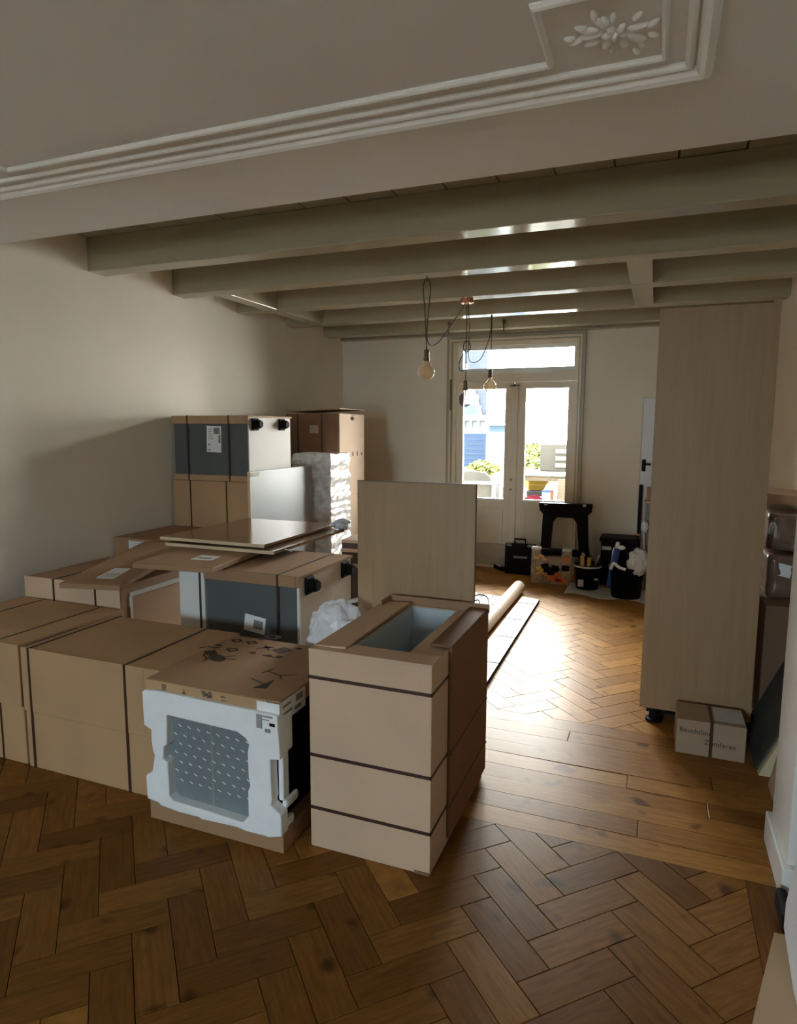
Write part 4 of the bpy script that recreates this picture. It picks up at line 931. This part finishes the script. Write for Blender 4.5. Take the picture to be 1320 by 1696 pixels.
# strip of clutter between wall and tall cabinet
t = thing('spirit_level', (-.12, 7.46, 0), 'tall black bar standing against the white interior door', 'bar')
b = bm_new(); rbx(b, (-.135, 7.50, .53), (.035, .05, 1.06), (-.03, 0, 0), .004); obj('bar', b, M_BLACK, t)
b = bm_new(); rbx(b, (-.14, 7.47, .50), (.045, .052, .07), (-.03, 0, 0), .004); obj('grip', b, M_ORANGE, t)
b = bm_new(); rbx(b, (-.035, 7.22, .44), (.085, .02, .88), (-.1, 0, 0), .002); solo('grey_board', b, M_GRBLUE, 'narrow grey-blue board leaning upright beside the tall oak cabinet', 'board')
t = thing('shelf_rack', (.06, 7.35, 0), 'narrow pale rack partly hidden behind the tall oak cabinet', 'rack')
for (x, y) in ((-.078, 7.28), (.20, 7.28), (-.078, 7.44), (.20, 7.44)): obj('post', bx(bm_new(), x-.012, x+.012, y-.012, y+.012, 0, .90, .002), M_CARDP, t)
obj('shelf', bx(bm_new(), -.09, .212, 7.268, 7.452, .885, .91, .002), M_CARDP, t)
b = bm_new(); bx(b, -.075, .15, 7.29, 7.43, .91, 1.05, .006); solo('cardboard_carton', b, M_CARDB, 'little brown carton on the narrow rack in front of the white door', 'cardboard box')
b = crumple(bm_new(), (-.075, 7.12, .66), (.03, .03, .055), 4, amp=.4); b2 = cyl(b, (-.075, 7.12, .6), (-.06, 7.17, 0), .006, 6); solo('brush', b, M_BAG, 'pale mop head on a thin stick beside the black bar', 'brush', smooth=True)

# ------------------------------------------------------------------ pendant lamp cluster
t = thing('pendant_lamp', (-1.535, 5.46, 2.73), 'copper ceiling rose with three globe bulbs on looped brown cables', 'lamp')
b = bm_new(); lathe(b, (-1.535, 5.46, 2.69), [(.001, 0), (.050, 0), (.055, .006), (.055, .042)], 28); obj('ceiling_rose', b, M_COPPER, t, smooth=False)
def pend(x, y, zs, r, pts, gm, loops=None):
    c = bm_new(); tube(c, pts, .0042, 7, 8)
    if loops:
        for lp in loops: tube(c, lp, .0042, 7, 8)
    cable = obj('cable', c, M_CABLE, t, smooth=True)
    b = bm_new(); lathe(b, (x, y, zs), [(.006, .075), (.016, .07), (.019, .055), (.019, .01), (.023, .006), (.023, -.006), (.017, -.010)], 18); so = obj('socket', b, M_BRONZE, t, smooth=False)
    b = bm_new(); prof = [(.015, -.004), (.017, -.018)]
    zc = -.03-r
    for k in range(3, 19): a = math.pi*k/18; prof.append((r*math.sin(a)+.0002, zc+r*math.cos(a)))
    lathe(b, (x, y, zs), prof, 28); obj('bulb', b, gm, so, smooth=True)
    b = bm_new(); cyl(b, (x, y, zs-.01), (x, y, zs-.03-r*.5), .006, 8, .004)
    for a in range(5):
        q = 1.2566*a; tube(b, [(x+.006*math.cos(q), y+.006*math.sin(q), zs-.03-r*.4), (x+.022*math.cos(q), y+.022*math.sin(q), zs-.03-r*1.4)], .0016, 5, 0)
    obj('filament', b, M_FIL, so)
# bulb 1: cable runs from the rose, sags, up over a hook on the nearer beam and down
pend(-1.583, 4.58, 2.145, .058, [(-1.545, 5.45, 2.69), (-1.56, 5.25, 2.55), (-1.60, 4.95, 2.33), (-1.61, 4.75, 2.27), (-1.60, 4.63, 2.33), (-1.575, 4.60, 2.52), (-1.560, 4.585, 2.66), (-1.585, 4.58, 2.715), (-1.612, 4.58, 2.66), (-1.600, 4.58, 2.50), (-1.583, 4.58, 2.22)], M_AMBER)
# bulb 2: straight below the rose with a small knot loop
pend(-1.535, 5.46, 1.985, .060, [(-1.535, 5.46, 2.69), (-1.535, 5.46, 2.40), (-1.535, 5.46, 2.06)], M_SMOKE,
     [[(-1.535, 5.46, 2.39), (-1.505, 5.46, 2.36), (-1.50, 5.46, 2.32), (-1.53, 5.46, 2.295), (-1.558, 5.46, 2.32), (-1.555, 5.46, 2.36), (-1.535, 5.46, 2.39)],
      [(-1.545, 5.46, 2.29), (-1.59, 5.46, 2.22), (-1.59, 5.46, 2.15), (-1.555, 5.46, 2.14), (-1.535, 5.46, 2.19)]])
# bulb 3: over a hook on the farther beam
pend(-1.537, 6.34, 2.15, .062, [(-1.525, 5.47, 2.69), (-1.58, 5.72, 2.50), (-1.66, 5.98, 2.33), (-1.68, 6.18, 2.28), (-1.62, 6.30, 2.33), (-1.545, 6.335, 2.55), (-1.54, 6.34, 2.715), (-1.532, 6.345, 2.70), (-1.537, 6.34, 2.225)], M_CLEAR)
for i, (x, y, zt, lab) in enumerate(((-1.585, 4.58, 2.73, 'brown cup hook in the beam above the left amber bulb'), (-1.538, 6.345, 2.73, 'cup hook in the beam above the clear amber bulb'),
                           (-2.20, 7.14, 2.80, 'brown hook on the far beam left of the copper rose'), (-1.59, 7.14, 2.80, 'brown hook on the far beam right of the copper rose'))):
    t = thing('ceiling_hook', (x, y, zt), lab, 'hook', 'ceiling hooks')
    b = bm_new()
    if i < 2: tube(b, [(x, y+.01, zt+.004), (x, y+.01, zt-.02), (x, y+.016, zt-.032), (x, y, zt-.04), (x, y-.012, zt-.028)], .0035); cyl(b, (x, y+.01, zt+.002), (x, y+.01, zt-.004), .010)
    else: cyl(b, (x, y+.002, zt), (x, y-.03, zt), .016, 12); tube(b, [(x, y-.02, zt), (x, y-.03, zt-.05), (x, y-.02, zt-.09), (x, y-.045, zt-.11)], .008)
    obj('hook', b, M_BRONZE, t, smooth=True)

# ------------------------------------------------------------------ outside, seen through the garden door
struct('ground', bx(bm_new(), -14, 10, YB+.22, 24, -.25, -.10), M_PATIO)
struct('ground.001', bx(bm_new(), -14, 10, -20, YF-.26, -.45, -.30), M_PATIO)
# neighbour's house: slate cheek, fascia, shutter
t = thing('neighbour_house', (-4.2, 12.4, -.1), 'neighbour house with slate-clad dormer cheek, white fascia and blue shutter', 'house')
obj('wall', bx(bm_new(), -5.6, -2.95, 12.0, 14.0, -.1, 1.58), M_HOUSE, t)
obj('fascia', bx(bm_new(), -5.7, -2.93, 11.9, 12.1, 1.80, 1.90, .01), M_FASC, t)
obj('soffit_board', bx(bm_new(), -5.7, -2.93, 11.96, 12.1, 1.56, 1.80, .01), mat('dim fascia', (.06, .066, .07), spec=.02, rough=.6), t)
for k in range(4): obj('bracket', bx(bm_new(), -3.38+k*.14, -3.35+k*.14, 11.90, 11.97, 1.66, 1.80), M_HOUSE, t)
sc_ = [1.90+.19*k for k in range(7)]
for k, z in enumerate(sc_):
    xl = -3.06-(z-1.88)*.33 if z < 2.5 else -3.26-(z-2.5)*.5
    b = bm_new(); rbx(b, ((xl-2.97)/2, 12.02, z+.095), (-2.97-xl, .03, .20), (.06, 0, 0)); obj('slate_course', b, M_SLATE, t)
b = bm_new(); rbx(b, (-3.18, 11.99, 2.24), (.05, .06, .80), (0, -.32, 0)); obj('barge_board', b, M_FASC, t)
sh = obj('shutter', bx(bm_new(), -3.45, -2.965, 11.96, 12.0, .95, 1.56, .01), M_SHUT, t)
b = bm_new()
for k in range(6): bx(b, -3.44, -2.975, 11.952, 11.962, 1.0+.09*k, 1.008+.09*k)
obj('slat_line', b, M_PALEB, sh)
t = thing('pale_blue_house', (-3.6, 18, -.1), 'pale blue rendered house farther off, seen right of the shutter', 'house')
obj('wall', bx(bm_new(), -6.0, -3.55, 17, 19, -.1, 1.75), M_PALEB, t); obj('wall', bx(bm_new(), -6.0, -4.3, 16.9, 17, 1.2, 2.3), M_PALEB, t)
obj('roof', rbx(bm_new(), (-4.8, 17.9, 2.0), (2.6, 2.2, .08), (.15, 0, 0)), M_HOUSE, t)
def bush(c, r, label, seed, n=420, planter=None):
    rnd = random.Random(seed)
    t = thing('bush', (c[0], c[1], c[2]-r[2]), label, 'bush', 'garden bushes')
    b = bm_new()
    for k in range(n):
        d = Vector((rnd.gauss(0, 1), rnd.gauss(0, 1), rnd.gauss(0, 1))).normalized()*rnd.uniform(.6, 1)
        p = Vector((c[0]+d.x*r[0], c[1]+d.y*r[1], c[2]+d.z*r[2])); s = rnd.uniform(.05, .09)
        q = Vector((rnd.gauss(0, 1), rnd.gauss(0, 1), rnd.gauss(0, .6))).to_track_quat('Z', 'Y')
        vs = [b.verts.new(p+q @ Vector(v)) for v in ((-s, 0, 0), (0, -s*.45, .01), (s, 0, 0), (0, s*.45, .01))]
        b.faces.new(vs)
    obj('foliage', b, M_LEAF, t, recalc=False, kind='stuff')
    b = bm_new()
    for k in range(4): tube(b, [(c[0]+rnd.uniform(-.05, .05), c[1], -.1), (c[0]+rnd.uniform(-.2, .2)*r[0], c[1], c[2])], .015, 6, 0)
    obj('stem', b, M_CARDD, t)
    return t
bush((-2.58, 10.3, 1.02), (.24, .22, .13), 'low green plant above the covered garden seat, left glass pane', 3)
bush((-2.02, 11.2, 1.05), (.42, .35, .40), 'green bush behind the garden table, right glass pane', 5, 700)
# covered seat / storage bench outside left
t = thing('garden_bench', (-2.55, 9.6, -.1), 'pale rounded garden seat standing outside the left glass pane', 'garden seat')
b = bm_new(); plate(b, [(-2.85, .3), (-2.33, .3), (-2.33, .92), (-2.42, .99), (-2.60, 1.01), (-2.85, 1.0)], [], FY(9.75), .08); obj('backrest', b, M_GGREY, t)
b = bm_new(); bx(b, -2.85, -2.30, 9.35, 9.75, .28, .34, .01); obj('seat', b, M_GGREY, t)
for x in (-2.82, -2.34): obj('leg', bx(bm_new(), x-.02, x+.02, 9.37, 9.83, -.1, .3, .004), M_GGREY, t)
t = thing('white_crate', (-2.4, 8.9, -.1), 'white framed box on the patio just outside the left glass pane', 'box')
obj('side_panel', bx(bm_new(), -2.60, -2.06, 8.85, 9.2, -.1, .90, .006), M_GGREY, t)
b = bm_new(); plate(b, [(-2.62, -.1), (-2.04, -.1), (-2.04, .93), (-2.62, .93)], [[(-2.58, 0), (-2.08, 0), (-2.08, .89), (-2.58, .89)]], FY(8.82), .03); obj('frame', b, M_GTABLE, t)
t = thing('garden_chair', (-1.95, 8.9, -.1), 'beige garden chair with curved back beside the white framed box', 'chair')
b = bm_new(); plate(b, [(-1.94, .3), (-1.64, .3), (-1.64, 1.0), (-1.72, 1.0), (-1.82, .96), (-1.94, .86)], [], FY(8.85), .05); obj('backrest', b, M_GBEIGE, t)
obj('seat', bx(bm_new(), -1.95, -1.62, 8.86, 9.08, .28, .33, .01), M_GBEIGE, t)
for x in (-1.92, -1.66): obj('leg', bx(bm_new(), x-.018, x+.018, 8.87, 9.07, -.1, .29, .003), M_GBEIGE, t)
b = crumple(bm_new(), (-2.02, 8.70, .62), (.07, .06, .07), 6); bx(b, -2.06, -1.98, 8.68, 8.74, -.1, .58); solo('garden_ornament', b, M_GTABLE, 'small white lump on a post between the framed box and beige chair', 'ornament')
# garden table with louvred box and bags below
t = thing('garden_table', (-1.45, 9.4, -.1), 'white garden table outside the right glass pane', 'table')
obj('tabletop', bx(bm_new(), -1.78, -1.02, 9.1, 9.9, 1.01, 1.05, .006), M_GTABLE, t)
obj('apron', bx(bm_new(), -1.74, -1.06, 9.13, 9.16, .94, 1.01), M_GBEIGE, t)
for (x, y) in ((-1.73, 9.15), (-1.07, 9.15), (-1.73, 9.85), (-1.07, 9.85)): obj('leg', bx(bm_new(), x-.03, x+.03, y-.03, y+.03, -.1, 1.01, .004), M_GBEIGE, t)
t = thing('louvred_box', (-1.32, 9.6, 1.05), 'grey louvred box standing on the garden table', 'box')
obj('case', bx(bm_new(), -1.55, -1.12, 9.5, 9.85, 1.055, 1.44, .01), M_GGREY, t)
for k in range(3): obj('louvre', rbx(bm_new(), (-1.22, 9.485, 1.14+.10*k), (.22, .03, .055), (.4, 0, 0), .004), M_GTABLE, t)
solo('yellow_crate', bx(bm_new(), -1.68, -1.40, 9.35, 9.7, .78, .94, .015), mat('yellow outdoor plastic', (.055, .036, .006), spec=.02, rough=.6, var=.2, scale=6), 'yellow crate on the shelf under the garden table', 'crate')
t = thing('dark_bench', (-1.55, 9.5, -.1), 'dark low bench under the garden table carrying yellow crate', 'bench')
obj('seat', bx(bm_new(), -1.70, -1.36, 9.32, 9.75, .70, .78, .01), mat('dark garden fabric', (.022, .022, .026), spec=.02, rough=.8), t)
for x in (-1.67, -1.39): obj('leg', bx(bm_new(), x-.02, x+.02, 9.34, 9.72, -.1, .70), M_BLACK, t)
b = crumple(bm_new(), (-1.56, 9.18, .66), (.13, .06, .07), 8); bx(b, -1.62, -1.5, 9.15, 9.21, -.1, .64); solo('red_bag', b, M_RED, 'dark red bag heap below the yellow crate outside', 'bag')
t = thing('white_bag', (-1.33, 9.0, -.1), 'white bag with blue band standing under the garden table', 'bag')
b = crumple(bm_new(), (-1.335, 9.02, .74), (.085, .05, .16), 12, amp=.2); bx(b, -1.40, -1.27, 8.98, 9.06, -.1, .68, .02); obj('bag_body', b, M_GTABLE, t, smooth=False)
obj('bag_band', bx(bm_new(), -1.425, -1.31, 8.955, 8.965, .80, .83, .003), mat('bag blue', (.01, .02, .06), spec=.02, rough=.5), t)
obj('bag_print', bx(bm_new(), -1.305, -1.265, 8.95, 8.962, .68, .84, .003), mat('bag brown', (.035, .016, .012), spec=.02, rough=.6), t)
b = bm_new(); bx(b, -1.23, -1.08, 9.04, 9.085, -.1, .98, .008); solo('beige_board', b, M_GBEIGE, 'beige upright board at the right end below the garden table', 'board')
# garden fence closing the view
t = thing('garden_fence', (-2, 21, -.1), 'pale garden fence at the far end of the patio', 'fence')
for k in range(28): obj('fence_board', bx(bm_new(), -9+k*.45, -8.57+k*.45, 20.9, 20.95, -.1, 1.05, .004, 1), M_HOUSE, t)
